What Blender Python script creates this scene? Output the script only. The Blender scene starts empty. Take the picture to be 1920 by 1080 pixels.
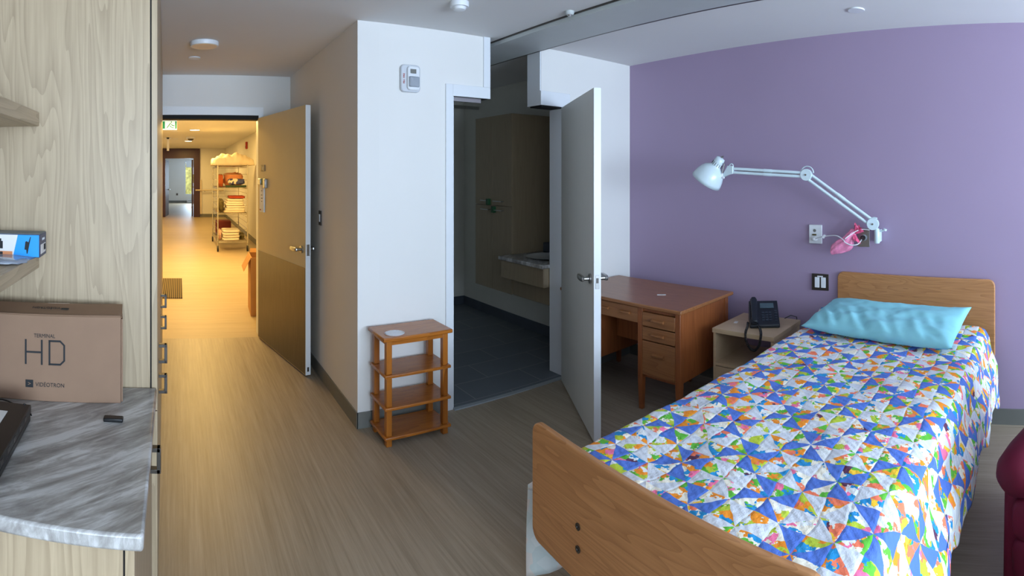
import bpy, math, random
from math import sin, cos, pi, hypot, atan2, sqrt, radians
from mathutils import Vector, Matrix, noise as mn

random.seed(7)
SC = bpy.context.scene
COL = SC.collection
EYE = 1.6

# ------------------------------------------------------------------ camera
cd = bpy.data.cameras.new('camera'); cam = bpy.data.objects.new('camera', cd); COL.objects.link(cam)
cd.type = 'PANO'; cd.panorama_type = 'CENTRAL_CYLINDRICAL'
cd.central_cylindrical_range_u_min = -0.96; cd.central_cylindrical_range_u_max = 0.96
cd.central_cylindrical_range_v_min = -0.753; cd.central_cylindrical_range_v_max = 0.327
cd.central_cylindrical_radius = 1.0
cd.clip_start = 0.02; cd.clip_end = 200
cam.location = (0, 0, EYE); cam.rotation_euler = (pi/2, 0, -0.625)
SC.camera = cam
SC.view_settings.view_transform = 'Standard'
SC.view_settings.look = 'None'
SC.view_settings.exposure = 0.0
SC.view_settings.gamma = 1.0
SC.view_settings.use_curve_mapping = False
SC.cycles.max_bounces = 8
SC.cycles.diffuse_bounces = 5
SC.cycles.use_denoising = True
SC.cycles.sample_clamp_indirect = 4.0

# ------------------------------------------------------------------ light
w = bpy.data.worlds.new('sky'); SC.world = w; w.use_nodes = True
w.node_tree.nodes['Background'].inputs[0].default_value = (0.75, 0.87, 1.0, 1)
w.node_tree.nodes['Background'].inputs[1].default_value = 1.6
def area(name, loc, rot, sx, sy, power, col):
    l = bpy.data.lights.new(name, 'AREA'); l.shape = 'RECTANGLE'; l.size = sx; l.size_y = sy
    l.energy = power; l.color = col
    o = bpy.data.objects.new(name, l); COL.objects.link(o); o.location = loc; o.rotation_euler = rot
    return o
area('daylight_main_window', (1.5, -3.76, 1.5), (radians(116), 0, 0), 3.3, 1.7, 375, (0.64, 0.81, 1.0))
area('daylight_far_room', (1.2, 29.7, 1.4), (-pi/2, 0, 0), 1.6, 1.7, 150, (0.62, 0.8, 1.0))
HALLC = (1.0, 0.63, 0.19)
for i, (hx, hy, pw) in enumerate([(0.35, 6.3, 38), (0.35, 8.9, 120), (0.35, 11.55, 56), (0.28, 15.4, 50), (0.28, 18.6, 34)]):
    area('hall_ceiling_glow', (hx, hy, 2.545), (0, 0, 0), 0.5, 0.5, pw, HALLC)  # those without a downlight in view are added to brighten the hall

# ------------------------------------------------------------------ materials
def lin(c):
    r = []
    for v in c[:3]:
        v /= 255.0
        r.append(v/12.92 if v <= 0.04045 else ((v+0.055)/1.055)**2.4)
    return (*r, 1)
class NT:
    def __init__(s, name):
        s.m = bpy.data.materials.new(name); s.m.use_nodes = True
        s.t = s.m.node_tree; s.n = s.t.nodes; s.b = s.n['Principled BSDF']
    def new(s, t, **k):
        n = s.n.new(t)
        for a, v in k.items(): setattr(n, a, v)
        return n
    def l(s, a, b): s.t.links.new(a, b)
    def math(s, op, a, b=None, c=None):
        n = s.n.new('ShaderNodeMath'); n.operation = op
        for i, v in enumerate((a, b, c)):
            if v is None: continue
            if hasattr(v, 'is_output'): s.l(v, n.inputs[i])
            else: n.inputs[i].default_value = v
        return n.outputs[0]
    def mix(s, f, a, b, mode='MIX'):
        n = s.n.new('ShaderNodeMix'); n.data_type = 'RGBA'; n.blend_type = mode
        for sock, v in ((n.inputs[0], f), (n.inputs[6], a), (n.inputs[7], b)):
            if hasattr(v, 'is_output'): s.l(v, sock)
            else: sock.default_value = v
        return n.outputs[2]
    def ramp(s, f, stops, interp='LINEAR'):
        n = s.n.new('ShaderNodeValToRGB'); n.color_ramp.interpolation = interp
        el = n.color_ramp.elements
        while len(el) < len(stops): el.new(0.5)
        for e, (p, c) in zip(el, stops): e.position = p; e.color = c
        s.l(f, n.inputs[0]); return n.outputs[0]
    def coords(s, scale=(1, 1, 1), kind='Object', rot=(0, 0, 0)):
        tc = s.n.new('ShaderNodeTexCoord'); mp = s.n.new('ShaderNodeMapping')
        mp.inputs['Rotation'].default_value = rot; s.l(tc.outputs[kind], mp.inputs[0])
        m2 = s.n.new('ShaderNodeMapping'); m2.inputs['Scale'].default_value = scale
        s.l(mp.outputs[0], m2.inputs[0]); return m2.outputs[0]
    def noise(s, vec, scale, detail=2, rough=0.5, dist=0):
        n = s.n.new('ShaderNodeTexNoise'); n.inputs['Scale'].default_value = scale
        n.inputs['Detail'].default_value = detail; n.inputs['Roughness'].default_value = rough
        n.inputs['Distortion'].default_value = dist
        s.l(vec, n.inputs['Vector']); return n.outputs[0]
    def bump(s, h, strength, dist=0.01):
        n = s.n.new('ShaderNodeBump'); n.inputs['Strength'].default_value = strength
        n.inputs['Distance'].default_value = dist
        s.l(h, n.inputs['Height']); s.l(n.outputs[0], s.b.inputs['Normal'])
def plain(name, c, rough=0.5, metal=0.0, var=0.05, vs=6.0, bump=0.0, bs=200.0, emit=None, es=0, trans=0, alpha=1):
    t = NT(name); v = t.coords()
    cc = lin(c)
    nz = t.noise(v, vs, 3)
    a = tuple(x*(1-var) for x in cc[:3])+(1,); b = tuple(min(1, x*(1+var)) for x in cc[:3])+(1,)
    t.l(t.ramp(nz, [(0.3, a), (0.7, b)]), t.b.inputs['Base Color'])
    t.b.inputs['Roughness'].default_value = rough; t.b.inputs['Metallic'].default_value = metal
    if bump: t.bump(t.noise(v, bs, 2), bump, 0.002)
    if emit:
        t.b.inputs['Emission Color'].default_value = emit; t.b.inputs['Emission Strength'].default_value = es
    if trans: t.b.inputs['Transmission Weight'].default_value = trans
    if alpha < 1: t.b.inputs['Alpha'].default_value = alpha
    return t.m
def wood(name, c1, c2, axis='z', rough=0.45, rings=9.0, big=2.2, fine=0.5, stretch=0.10, cath=0.6):
    t = NT(name)
    s = {'x': (stretch, 1, 1), 'y': (1, stretch, 1), 'z': (1, 1, stretch)}[axis]
    f = {'x': (0.03, 1, 1), 'y': (1, 0.03, 1), 'z': (1, 1, 0.03)}[axis]
    v = t.coords(s); vf = t.coords(f)
    nb = t.noise(v, big, 3, 0.45, 0.3)
    r = t.math('FRACT', t.math('MULTIPLY', nb, rings))
    r = t.math('POWER', r, 2.0)
    fn = t.noise(vf, 90, 3, 0.6)
    fn2 = t.noise(vf, 300, 2, 0.6)
    val = t.math('ADD', t.math('MULTIPLY', r, cath), t.math('MULTIPLY', fn, fine))
    val = t.math('ADD', val, t.math('MULTIPLY', fn2, 0.25))
    t.l(t.ramp(val, [(0.15, lin(c1)), (1.0, lin(c2))]), t.b.inputs['Base Color'])
    t.b.inputs['Roughness'].default_value = rough
    t.bump(fn2, 0.08, 0.002)
    return t.m
M = {}
M['wall'] = plain('white wall paint', (224, 223, 220), 0.7, var=0.015, vs=1.5, bump=0.04)
M['ceiling'] = plain('ceiling paint', (222, 222, 222), 0.9, var=0.01, vs=1.5)
M['purple'] = plain('mauve wall paint', (163, 144, 172), 0.6, var=0.02, vs=1.2, bump=0.04)
M['trim'] = plain('white enamel trim', (222, 226, 230), 0.35, var=0.01)
M['trackgrey'] = plain('grey white track paint', (186, 192, 192), 0.5, var=0.02)
M['base'] = plain('grey vinyl baseboard', (112, 113, 108), 0.5, var=0.04)
M['slate_base'] = plain('dark slate baseboard', (78, 84, 94), 0.5, var=0.1)
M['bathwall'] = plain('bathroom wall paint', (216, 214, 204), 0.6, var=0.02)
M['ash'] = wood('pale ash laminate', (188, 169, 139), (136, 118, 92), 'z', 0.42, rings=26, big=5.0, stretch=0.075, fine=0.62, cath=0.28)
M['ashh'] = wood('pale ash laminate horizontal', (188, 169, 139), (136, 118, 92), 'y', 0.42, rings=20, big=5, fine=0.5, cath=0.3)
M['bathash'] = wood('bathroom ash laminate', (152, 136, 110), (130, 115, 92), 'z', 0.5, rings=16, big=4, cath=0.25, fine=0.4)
M['oakx'] = wood('honey oak board', (202, 147, 97), (148, 97, 56), 'y', 0.36, rings=24, big=6, stretch=0.12, fine=0.55, cath=0.30)
M['teak'] = wood('orange stained pine', (186, 112, 38), (126, 66, 12), 'x', 0.25, rings=14, big=8, cath=0.35)
M['teakz'] = wood('orange stained pine post', (182, 110, 36), (126, 66, 12), 'z', 0.3, rings=5, big=5)
M['desk'] = wood('brown desk veneer', (160, 106, 64), (112, 68, 36), 'y', 0.3, rings=14, big=6, cath=0.3, fine=0.45)
M['deskz'] = wood('brown desk veneer upright', (158, 92, 50), (110, 58, 28), 'z', 0.35, rings=14, big=6, cath=0.3, fine=0.45)
M['maple'] = wood('beige nightstand laminate', (196, 172, 140), (170, 146, 114), 'y', 0.45, rings=5, big=3, cath=0.3)
M['steel'] = plain('brushed steel', (176, 176, 174), 0.28, 1.0, var=0.06, vs=30)
M['strobeplate'] = plain('grey white plastic', (200, 204, 210), 0.4)
M['chrome'] = plain('chrome wire', (200, 198, 190), 0.2, 1.0)
M['darkmetal'] = plain('dark pewter metal', (88, 84, 80), 0.35, 0.8)
M['black'] = plain('black plastic', (14, 15, 17), 0.35)
M['gap'] = plain('painted gap shade', (10, 9, 8), 0.8)  # near-black fill that paints shade into gaps and reveals
M['phone'] = plain('navy black phone plastic', (16, 24, 34), 0.42)
M['phonekey'] = plain('phone key plastic', (44, 54, 66), 0.4)
M['screen'] = plain('grey display', (70, 88, 96), 0.2)
M['white'] = plain('white plastic', (222, 226, 230), 0.35)
M['lamp'] = plain('white enamel lamp', (205, 222, 228), 0.22)
M['paper'] = plain('paper', (220, 220, 218), 0.8)
M['card'] = plain('brown cardboard', (136, 108, 86), 0.8, var=0.04, vs=12)
M['cardd'] = plain('brown cardboard top', (126, 98, 74), 0.8, var=0.04, vs=12)
M['cardh'] = plain('hall cardboard', (190, 140, 84), 0.8, var=0.05)
M['ink'] = plain('dark ink', (22, 26, 30), 0.7)
M['tape'] = plain('clear tape', (178, 158, 138), 0.25)
M['cyan'] = plain('cyan cotton', (142, 210, 222), 0.85, var=0.03, bump=0.15, bs=500)
M['sheet'] = plain('white bed sheet', (222, 226, 226), 0.85, var=0.03)
M['doorcream'] = plain('cream door paint with hall tint', (198, 180, 138), 0.5, var=0.02)  # cream paint, made yellower to carry the hall light in its colour
M['door'] = plain('pale grey painted door', (212, 214, 210), 0.45, var=0.015)
M['burgundy'] = plain('burgundy upholstery', (84, 12, 36), 0.7, var=0.14, vs=9, bump=0.12, bs=60)
M['burgundy'].node_tree.nodes['Principled BSDF'].inputs['Specular IOR Level'].default_value = 0.2
M['red'] = plain('red plastic', (160, 40, 24), 0.5)
M['threshold'] = plain('grey threshold strip', (150, 158, 164), 0.4, var=0.03)
M['rubber'] = plain('black rubber', (24, 24, 24), 0.6)
M['mahog'] = plain('dark maroon door frame', (56, 14, 12), 0.4)
M['browndoor'] = plain('brown wood door', (84, 62, 40), 0.5)
M['green'] = plain('exit sign green', (10, 120, 84), 0.4, emit=lin((10, 130, 90)), es=0.5)
M['exitwhite'] = plain('exit sign white', (235, 245, 245), 0.4, emit=lin((225, 240, 240)), es=0.7)
M['lightlens'] = plain('ceiling light lens', (235, 215, 185), 0.4)
M['halllight'] = plain('lit recessed lens', (255, 250, 235), 0.4, emit=(1, 0.86, 0.6, 1), es=4)
M['pink'] = plain('pink plastic bag', (238, 142, 180), 0.3, var=0.2, vs=40)
M['pinkd'] = plain('deep pink plastic knot', (232, 96, 138), 0.3, var=0.2, vs=40)
M['glass'] = plain('clear plastic lens', (215, 225, 235), 0.08, trans=0.7)
M['bag'] = plain('clear plastic bag', (190, 200, 215), 0.12, trans=0.55)
M['blue'] = plain('bright blue card', (24, 150, 232), 0.35)
M['navy'] = plain('navy card', (34, 46, 84), 0.4)
M['bluegrey'] = plain('worn blue grey card top', (104, 118, 126), 0.5, var=0.2, vs=30)
M['basin'] = plain('white basin', (210, 214, 214), 0.15)
M['hedge'] = plain('yellow green foliage', (226, 208, 120), 0.8, var=0.4, vs=5, emit=lin((176, 178, 80)), es=0.0)
M['snow'] = plain('snow', (240, 244, 250), 0.8)
M['linen'] = plain('cream linen', (214, 200, 176), 0.9, var=0.06)
M['linen2'] = plain('white linen', (224, 216, 200), 0.9, var=0.06)
M['peach'] = plain('peach cloth', (210, 140, 96), 0.9, var=0.1)
M['orange'] = plain('orange cloth', (176, 88, 40), 0.9, var=0.1)
M['maroon'] = plain('maroon fabric', (96, 26, 18), 0.8, var=0.1)
M['dkgreen'] = plain('dark green basket', (30, 56, 30), 0.7, var=0.2, vs=40)
M['olive'] = plain('olive cloth', (86, 76, 40), 0.9, var=0.3, vs=20)
M['rosecloth'] = plain('pale rose cloth', (212, 168, 150), 0.9, var=0.08)
M['redband'] = plain('rust red cloth', (160, 62, 32), 0.9, var=0.1)
M['handletag'] = plain('green clip plastic', (22, 78, 42), 0.5)

def m_floor(name, base, dark, ang):
    t = NT(name)
    v1 = t.coords((1, 0.028, 1), rot=(0, 0, ang)); v2 = t.coords((1, 0.05, 1), rot=(0, 0, ang))
    a = t.noise(v1, 70, 4, 0.7); b = t.noise(v2, 14, 2, 0.5); c = t.noise(t.coords(), 1.2, 2)
    val = t.math('ADD', t.math('MULTIPLY', a, 0.75), t.math('MULTIPLY', b, 0.35))
    val = t.math('ADD', val, t.math('MULTIPLY', c, 0.1))
    t.l(t.ramp(val, [(0.35, lin(dark)), (0.85, lin(base))]), t.b.inputs['Base Color'])
    t.b.inputs['Roughness'].default_value = 0.42
    t.b.inputs['Specular IOR Level'].default_value = 0.35
    return t.m
M['floor'] = m_floor('streaked vinyl floor', (172, 158, 138), (126, 113, 95), 0)
M['hallfloor'] = m_floor('hall vinyl floor', (186, 168, 140), (158, 140, 114), pi/2)
M['hallfloor'].node_tree.nodes['Principled BSDF'].inputs['Roughness'].default_value = 0.48
def m_tile():
    t = NT('slate floor tile'); v = t.coords()
    br = t.new('ShaderNodeTexBrick'); br.inputs['Scale'].default_value = 1.0
    br.inputs['Color1'].default_value = lin((106, 112, 118)); br.inputs['Color2'].default_value = lin((96, 103, 111))
    br.inputs['Mortar'].default_value = lin((156, 158, 158)); br.inputs['Mortar Size'].default_value = 0.003
    br.inputs['Brick Width'].default_value = 0.6; br.inputs['Row Height'].default_value = 0.3
    t.l(v, br.inputs['Vector'])
    nz = t.noise(v, 5, 4)
    t.l(t.mix(t.math('MULTIPLY', nz, 0.6), br.outputs[0], lin((112, 119, 126)), 'MULTIPLY' if False else 'MIX'), t.b.inputs['Base Color'])
    t.b.inputs['Roughness'].default_value = 0.55; return t.m
M['tile'] = m_tile()
def m_marble():
    t = NT('grey veined marble laminate'); v = t.coords((0.55, 3.0, 1), rot=(0, 0, radians(-42)))
    n1 = t.noise(v, 3.6, 8, 0.6, 0.9); n2 = t.noise(v, 13, 6, 0.65, 0.7)
    val = t.math('ADD', t.math('MULTIPLY', n1, 0.65), t.math('MULTIPLY', n2, 0.4))
    t.l(t.ramp(val, [(0.40, lin((104, 101, 99))), (0.48, lin((138, 135, 131))), (0.54, lin((163, 161, 157))), (0.60, lin((196, 196, 194)))]), t.b.inputs['Base Color'])
    t.b.inputs['Roughness'].default_value = 0.3; return t.m
M['marble'] = m_marble()
def m_quilt():
    t = NT('pinwheel patchwork cotton')
    G = 0.118
    v = t.coords((1/G, 1/G, 1), 'UV', rot=(0, 0, radians(45)))
    # small wobble so seams are hand sewn
    nv = t.new('ShaderNodeTexNoise'); nv.inputs['Scale'].default_value = 1.3; t.l(v, nv.inputs['Vector'])
    sub = t.new('ShaderNodeVectorMath', operation='SUBTRACT'); t.l(nv.outputs['Color'], sub.inputs[0]); sub.inputs[1].default_value = (.5, .5, .5)
    scl = t.new('ShaderNodeVectorMath', operation='SCALE'); t.l(sub.outputs[0], scl.inputs[0]); scl.inputs['Scale'].default_value = 0.22
    add = t.new('ShaderNodeVectorMath', operation='ADD'); t.l(v, add.inputs[0]); t.l(scl.outputs[0], add.inputs[1])
    sp = t.new('ShaderNodeSeparateXYZ'); t.l(add.outputs[0], sp.inputs[0]); u, w_ = sp.outputs[0], sp.outputs[1]
    iu = t.math('FLOOR', u); iv = t.math('FLOOR', w_)
    a = t.math('SUBTRACT', t.math('FRACT', u), 0.5); b = t.math('SUBTRACT', t.math('FRACT', w_), 0.5)
    hor = t.math('GREATER_THAN', t.math('ABSOLUTE', a), t.math('ABSOLUTE', b))
    p = t.math('FLOORED_MODULO', t.math('ADD', iu, iv), 2.0)
    p = t.math('GREATER_THAN', p, 0.5)
    prt = t.math('COMPARE', hor, p, 0.5)
    prt = t.math('SUBTRACT', 1.0, prt)
    def md2(x): return t.math('GREATER_THAN', t.math('FLOORED_MODULO', x, 2.0), 0.5)
    xh = t.math('ADD', iu, t.math('GREATER_THAN', a, 0.0)); hubh = md2(xh)
    yv = t.math('ADD', iv, t.math('GREATER_THAN', b, 0.0))
    xv = t.math('ADD', iu, md2(t.math('ADD', iu, yv))); hubv = md2(xv)
    hub = t.math('ADD', t.math('MULTIPLY', hor, hubh), t.math('MULTIPLY', t.math('SUBTRACT', 1.0, hor), hubv))
    solid = t.mix(hub, lin((84, 122, 208)), lin((216, 221, 228)))
    # triangle id for the print choice
    tid = t.new('ShaderNodeCombineXYZ')
    side = t.math('ADD', t.math('MULTIPLY', hor, t.math('ADD', t.math('GREATER_THAN', a, 0.0), 1.0)),
                  t.math('MULTIPLY', t.math('SUBTRACT', 1.0, hor), t.math('ADD', t.math('GREATER_THAN', b, 0.0), 3.0)))
    t.l(iu, tid.inputs[0]); t.l(iv, tid.inputs[1]); t.l(side, tid.inputs[2])
    wn = t.new('ShaderNodeTexWhiteNoise', noise_dimensions='3D'); t.l(tid.outputs[0], wn.inputs['Vector'])
    warp = t.new('ShaderNodeTexNoise'); warp.inputs['Scale'].default_value = 7; t.l(v, warp.inputs['Vector'])
    ws = t.new('ShaderNodeVectorMath', operation='SCALE'); t.l(warp.outputs['Color'], ws.inputs[0]); ws.inputs['Scale'].default_value = 0.35
    wa = t.new('ShaderNodeVectorMath', operation='ADD'); t.l(v, wa.inputs[0]); t.l(ws.outputs[0], wa.inputs[1])
    wb = t.new('ShaderNodeVectorMath', operation='ADD'); t.l(wa.outputs[0], wb.inputs[0]); t.l(wn.outputs['Color'], wb.inputs[1])
    vo = t.new('ShaderNodeTexVoronoi', feature='F1'); vo.inputs['Scale'].default_value = 3.7; t.l(wb.outputs[0], vo.inputs['Vector'])
    vs = t.new('ShaderNodeSeparateColor'); t.l(vo.outputs['Color'], vs.inputs[0])
    sel = t.math('FRACT', t.math('ADD', t.math('MULTIPLY', vs.outputs[0], 0.75), t.math('MULTIPLY', wn.outputs[0], 0.6)))
    pr = t.ramp(sel, [(0, lin((246, 240, 220))), (.15, lin((250, 150, 34))), (.32, lin((190, 208, 60))), (.43, lin((232, 236, 236))),
                      (.56, lin((30, 146, 206))), (.65, lin((98, 190, 60))), (.73, lin((250, 128, 92))), (.82, lin((244, 236, 214))),
                      (.90, lin((246, 120, 160))), (.95, lin((250, 200, 50))), (.985, lin((96, 50, 80)))], 'CONSTANT')
    colr = t.mix(prt, solid, pr)
    t.l(colr, t.b.inputs['Base Color']); t.b.inputs['Roughness'].default_value = 0.85
    # quilting: seams puff between stitched arcs
    arc = t.new('ShaderNodeTexWave', wave_type='RINGS', rings_direction='SPHERICAL'); arc.inputs['Scale'].default_value = 1.5
    arc.inputs['Distortion'].default_value = 1.0; t.l(v, arc.inputs['Vector'])
    n2 = t.noise(v, 5, 4, 0.6)
    seam = t.math('MINIMUM', t.math('ABSOLUTE', t.math('SUBTRACT', t.math('ABSOLUTE', a), t.math('ABSOLUTE', b))), 0.1)
    h = t.math('ADD', t.math('MULTIPLY', arc.outputs[0] if False else arc.outputs[1], 0.25), t.math('ADD', n2, t.math('MULTIPLY', seam, 4)))
    t.bump(h, 0.55, 0.008)
    return t.m
M['quilt'] = m_quilt()
def m_pattern(name, cols, scale):
    t = NT(name); v = t.coords()
    vo = t.new('ShaderNodeTexVoronoi'); vo.inputs['Scale'].default_value = scale; t.l(v, vo.inputs['Vector'])
    s = t.new('ShaderNodeSeparateColor'); t.l(vo.outputs['Color'], s.inputs[0])
    t.l(t.ramp(s.outputs[0], [(i/len(cols), lin(c)) for i, c in enumerate(cols)], 'CONSTANT'), t.b.inputs['Base Color'])
    t.b.inputs['Roughness'].default_value = 0.85; return t.m
M['bluewhite'] = m_pattern('blue and white cloth', [(60, 66, 110), (210, 200, 180), (70, 78, 130)], 14)
M['faded'] = m_pattern('faded floral underside cotton', [(224, 228, 226), (216, 222, 220), (226, 218, 212), (206, 216, 214)], 16)
def m_mat():
    t = NT('ribbed doormat'); v = t.coords()
    wv = t.new('ShaderNodeTexWave'); wv.inputs['Scale'].default_value = 12; t.l(v, wv.inputs['Vector'])
    t.l(t.ramp(wv.outputs[1], [(0.3, lin((40, 34, 24))), (0.7, lin((120, 104, 74)))]), t.b.inputs['Base Color'])
    t.b.inputs['Roughness'].default_value = 0.95; return t.m
M['mat'] = m_mat()
def m_kick():
    t = NT('brushed kick plate'); v = t.coords((1, 1, 0.02))
    n = t.noise(v, 300, 2)
    t.l(t.ramp(n, [(0.2, lin((92, 88, 84))), (0.8, lin((116, 111, 106)))]), t.b.inputs['Base Color'])
    t.b.inputs['Metallic'].default_value = 0.9; t.b.inputs['Roughness'].default_value = 0.34; return t.m
M['kick'] = m_kick()

# ------------------------------------------------------------------ mesh helpers
class MB:
    def __init__(s): s.v = []; s.f = []; s.uv = None
    def add(s, vs, fs, mt=None):
        o = len(s.v)
        for p in vs:
            p = Vector(p)
            s.v.append(mt @ p if mt else p)
        s.f += [tuple(i+o for i in f) for f in fs]
        return s
    def box(s, x0, x1, y0, y1, z0, z1, mt=None):
        vs = [(x, y, z) for x in (x0, x1) for y in (y0, y1) for z in (z0, z1)]
        fs = [(0, 1, 3, 2), (4, 6, 7, 5), (0, 4, 5, 1), (2, 3, 7, 6), (0, 2, 6, 4), (1, 5, 7, 3)]
        return s.add(vs, fs, mt)
    def prism(s, poly, a0, a1, axis='y', mt=None):
        # poly in the plane normal to axis, extruded a0..a1
        def mk(p, a):
            return {'x': (a, p[0], p[1]), 'y': (p[0], a, p[1]), 'z': (p[0], p[1], a)}[axis]
        n = len(poly)
        vs = [mk(p, a0) for p in poly]+[mk(p, a1) for p in poly]
        fs = [tuple(range(n)), tuple(range(2*n-1, n-1, -1))]+[(i, i+n, (i+1) % n+n, (i+1) % n) for i in range(n)]
        return s.add(vs, fs, mt)
    def tube(s, pts, r, n=8, cap=True, mt=None):
        pts = [Vector(p) for p in pts]
        rs = r if isinstance(r, (list, tuple)) else [r]*len(pts)
        vs = []; fs = []
        t0 = (pts[1]-pts[0]).normalized()
        up = Vector((0, 0, 1)) if abs(t0.z) < 0.9 else Vector((1, 0, 0))
        a = t0.cross(up).normalized()
        for i, p in enumerate(pts):
            t = (pts[min(i+1, len(pts)-1)]-pts[max(i-1, 0)]).normalized()
            a = (a-t*a.dot(t)).normalized(); b = t.cross(a)
            for k in range(n):
                th = 2*pi*k/n
                vs.append(p+(a*cos(th)+b*sin(th))*rs[i])
        for i in range(len(pts)-1):
            for k in range(n):
                fs.append((i*n+k, i*n+(k+1) % n, (i+1)*n+(k+1) % n, (i+1)*n+k))
        if cap: fs += [tuple(range(n-1, -1, -1)), tuple((len(pts)-1)*n+k for k in range(n))]
        return s.add(vs, fs, mt)
    def lathe(s, prof, c=(0, 0, 0), n=24, d=(0, 0, 1), mt=None, cap=True):
        d = Vector(d).normalized(); q = Vector((0, 0, 1)).rotation_difference(d).to_matrix()
        vs = []; fs = []; c = Vector(c)
        for r, h in prof:
            for k in range(n):
                th = 2*pi*k/n; vs.append(c+q @ Vector((r*cos(th), r*sin(th), h)))
        for i in range(len(prof)-1):
            for k in range(n): fs.append((i*n+k, i*n+(k+1) % n, (i+1)*n+(k+1) % n, (i+1)*n+k))
        if cap: fs += [tuple(range(n-1, -1, -1)), tuple((len(prof)-1)*n+k for k in range(n))]
        return s.add(vs, fs, mt)
    def blob(s, c, size, e=0.35, nu=24, nv=14, mt=None, wob=0, wf=3, seed=0):
        # superellipsoid, half sizes in size
        def sp(x, p): return math.copysign(abs(x)**p, x)
        vs = []; fs = []
        for j in range(nv+1):
            ph = -pi/2+pi*j/nv
            for i in range(nu):
                th = 2*pi*i/nu
                p = Vector((sp(cos(ph), e)*sp(cos(th), e), sp(cos(ph), e)*sp(sin(th), e), sp(sin(ph), e)))
                k = 1+(wob*mn.noise(p*wf+Vector((seed, seed, 0))) if wob else 0)
                vs.append((c[0]+p.x*size[0]*k, c[1]+p.y*size[1]*k, c[2]+p.z*size[2]*k))
        for j in range(nv):
            for i in range(nu): fs.append((j*nu+i, j*nu+(i+1) % nu, (j+1)*nu+(i+1) % nu, (j+1)*nu+i))
        return s.add(vs, fs, mt)
    def grid(s, fn, nu, nv, uvfn=None):
        o = len(s.v)
        for j in range(nv+1):
            for i in range(nu+1): s.v.append(Vector(fn(i/nu, j/nv)))
        for j in range(nv):
            for i in range(nu):
                a = o+j*(nu+1)+i; s.f.append((a, a+1, a+nu+2, a+nu+1))
        if uvfn: s.uv = [uvfn(i/nu, j/nv) for j in range(nv+1) for i in range(nu+1)]
        return s
    def build(s, name, mat, parent=None, bevel=0, smooth=False, solid=0, subsurf=0, seg=2):
        me = bpy.data.meshes.new(name)
        loc = Vector((0, 0, 0)); vs = s.v
        if parent is None:
            xs = [v.x for v in vs]; ys = [v.y for v in vs]; zs = [v.z for v in vs]
            loc = Vector(((min(xs)+max(xs))/2, (min(ys)+max(ys))/2, min(zs)))
            vs = [v-loc for v in vs]
        me.from_pydata([tuple(v) for v in vs], [], s.f)
        if s.uv:
            l = me.uv_layers.new(name='UVMap')
            for lp in me.loops: l.data[lp.index].uv = s.uv[lp.vertex_index]
        me.validate()
        o = bpy.data.objects.new(name, me); COL.objects.link(o); o.location = loc
        import bmesh
        bm = bmesh.new(); bm.from_mesh(me); bmesh.ops.recalc_face_normals(bm, faces=bm.faces)
        bm.to_mesh(me); bm.free()
        me.materials.append(M[mat] if isinstance(mat, str) else mat)
        if parent is not None: o.parent = parent
        if solid: m = o.modifiers.new('solid', 'SOLIDIFY'); m.thickness = solid; m.offset = -1
        if bevel:
            m = o.modifiers.new('bevel', 'BEVEL'); m.width = bevel; m.segments = seg; m.limit_method = 'ANGLE'; m.angle_limit = radians(40)
        if subsurf: m = o.modifiers.new('sub', 'SUBSURF'); m.levels = m.render_levels = subsurf
        if smooth or bevel:
            for p in me.polygons: p.use_smooth = True
            if bevel or smooth == 'auto':
                try: me.set_sharp_from_angle(angle=radians(35))
                except Exception: pass
        return o
def tag(o, label=None, cat=None, group=None, kind=None):
    if label: o['label'] = label
    if cat: o['category'] = cat
    if group: o['group'] = group
    if kind: o['kind'] = kind
    return o
def rr(x0, x1, z0, z1, r, n=6):
    out = []
    for cx_, cz, a0 in ((x1-r, z1-r, 0), (x0+r, z1-r, pi/2), (x0+r, z0+r, pi), (x1-r, z0+r, 3*pi/2)):
        for k in range(n+1): out.append((cx_+r*cos(a0+k*pi/2/n), cz+r*sin(a0+k*pi/2/n)))
    return out
def thing(name, loc, label, cat, rz=0, group=None):
    o = bpy.data.objects.new(name, None); COL.objects.link(o); o.location = loc; o.rotation_euler = (0, 0, rz)
    o.empty_display_size = 0.1
    return tag(o, label, cat, group)
def struct(name, mb, mat, label=None, bevel=0, parent=None):
    o = mb.build(name, mat, parent, bevel=bevel)
    if parent is None:
        o['kind'] = 'structure'
        if label: o['label'] = label
    return o
def copy_thing(o):
    c = o.copy(); COL.objects.link(c)
    for ch in list(o.children):
        k = ch.copy(); COL.objects.link(k); k.parent = c
        for g in list(ch.children):
            q = g.copy(); COL.objects.link(q); q.parent = k
    return c
def text(name, body, size, mat, parent, mt, squash=1.0, depth=0.0004, bold=0):
    cu = bpy.data.curves.new(name, 'FONT'); cu.body = body; cu.size = size; cu.extrude = depth; cu.offset = bold
    cu.align_x = 'LEFT'; cu.resolution_u = 3
    to = bpy.data.objects.new(name+'_tmp', cu); COL.objects.link(to)
    dg = bpy.context.evaluated_depsgraph_get()
    me = bpy.data.meshes.new_from_object(to.evaluated_get(dg))
    bpy.data.objects.remove(to)
    me.transform(Matrix.Diagonal((squash, 1, 1, 1)))
    me.transform(mt)
    me.materials.clear(); me.materials.append(M[mat])
    o = bpy.data.objects.new(name, me); COL.objects.link(o); o.parent = parent
    return o
def TR(x, y, z): return Matrix.Translation((x, y, z))
def R(a, ax): return Matrix.Rotation(a, 4, ax)
def V(*a): return Vector(a)

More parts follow.
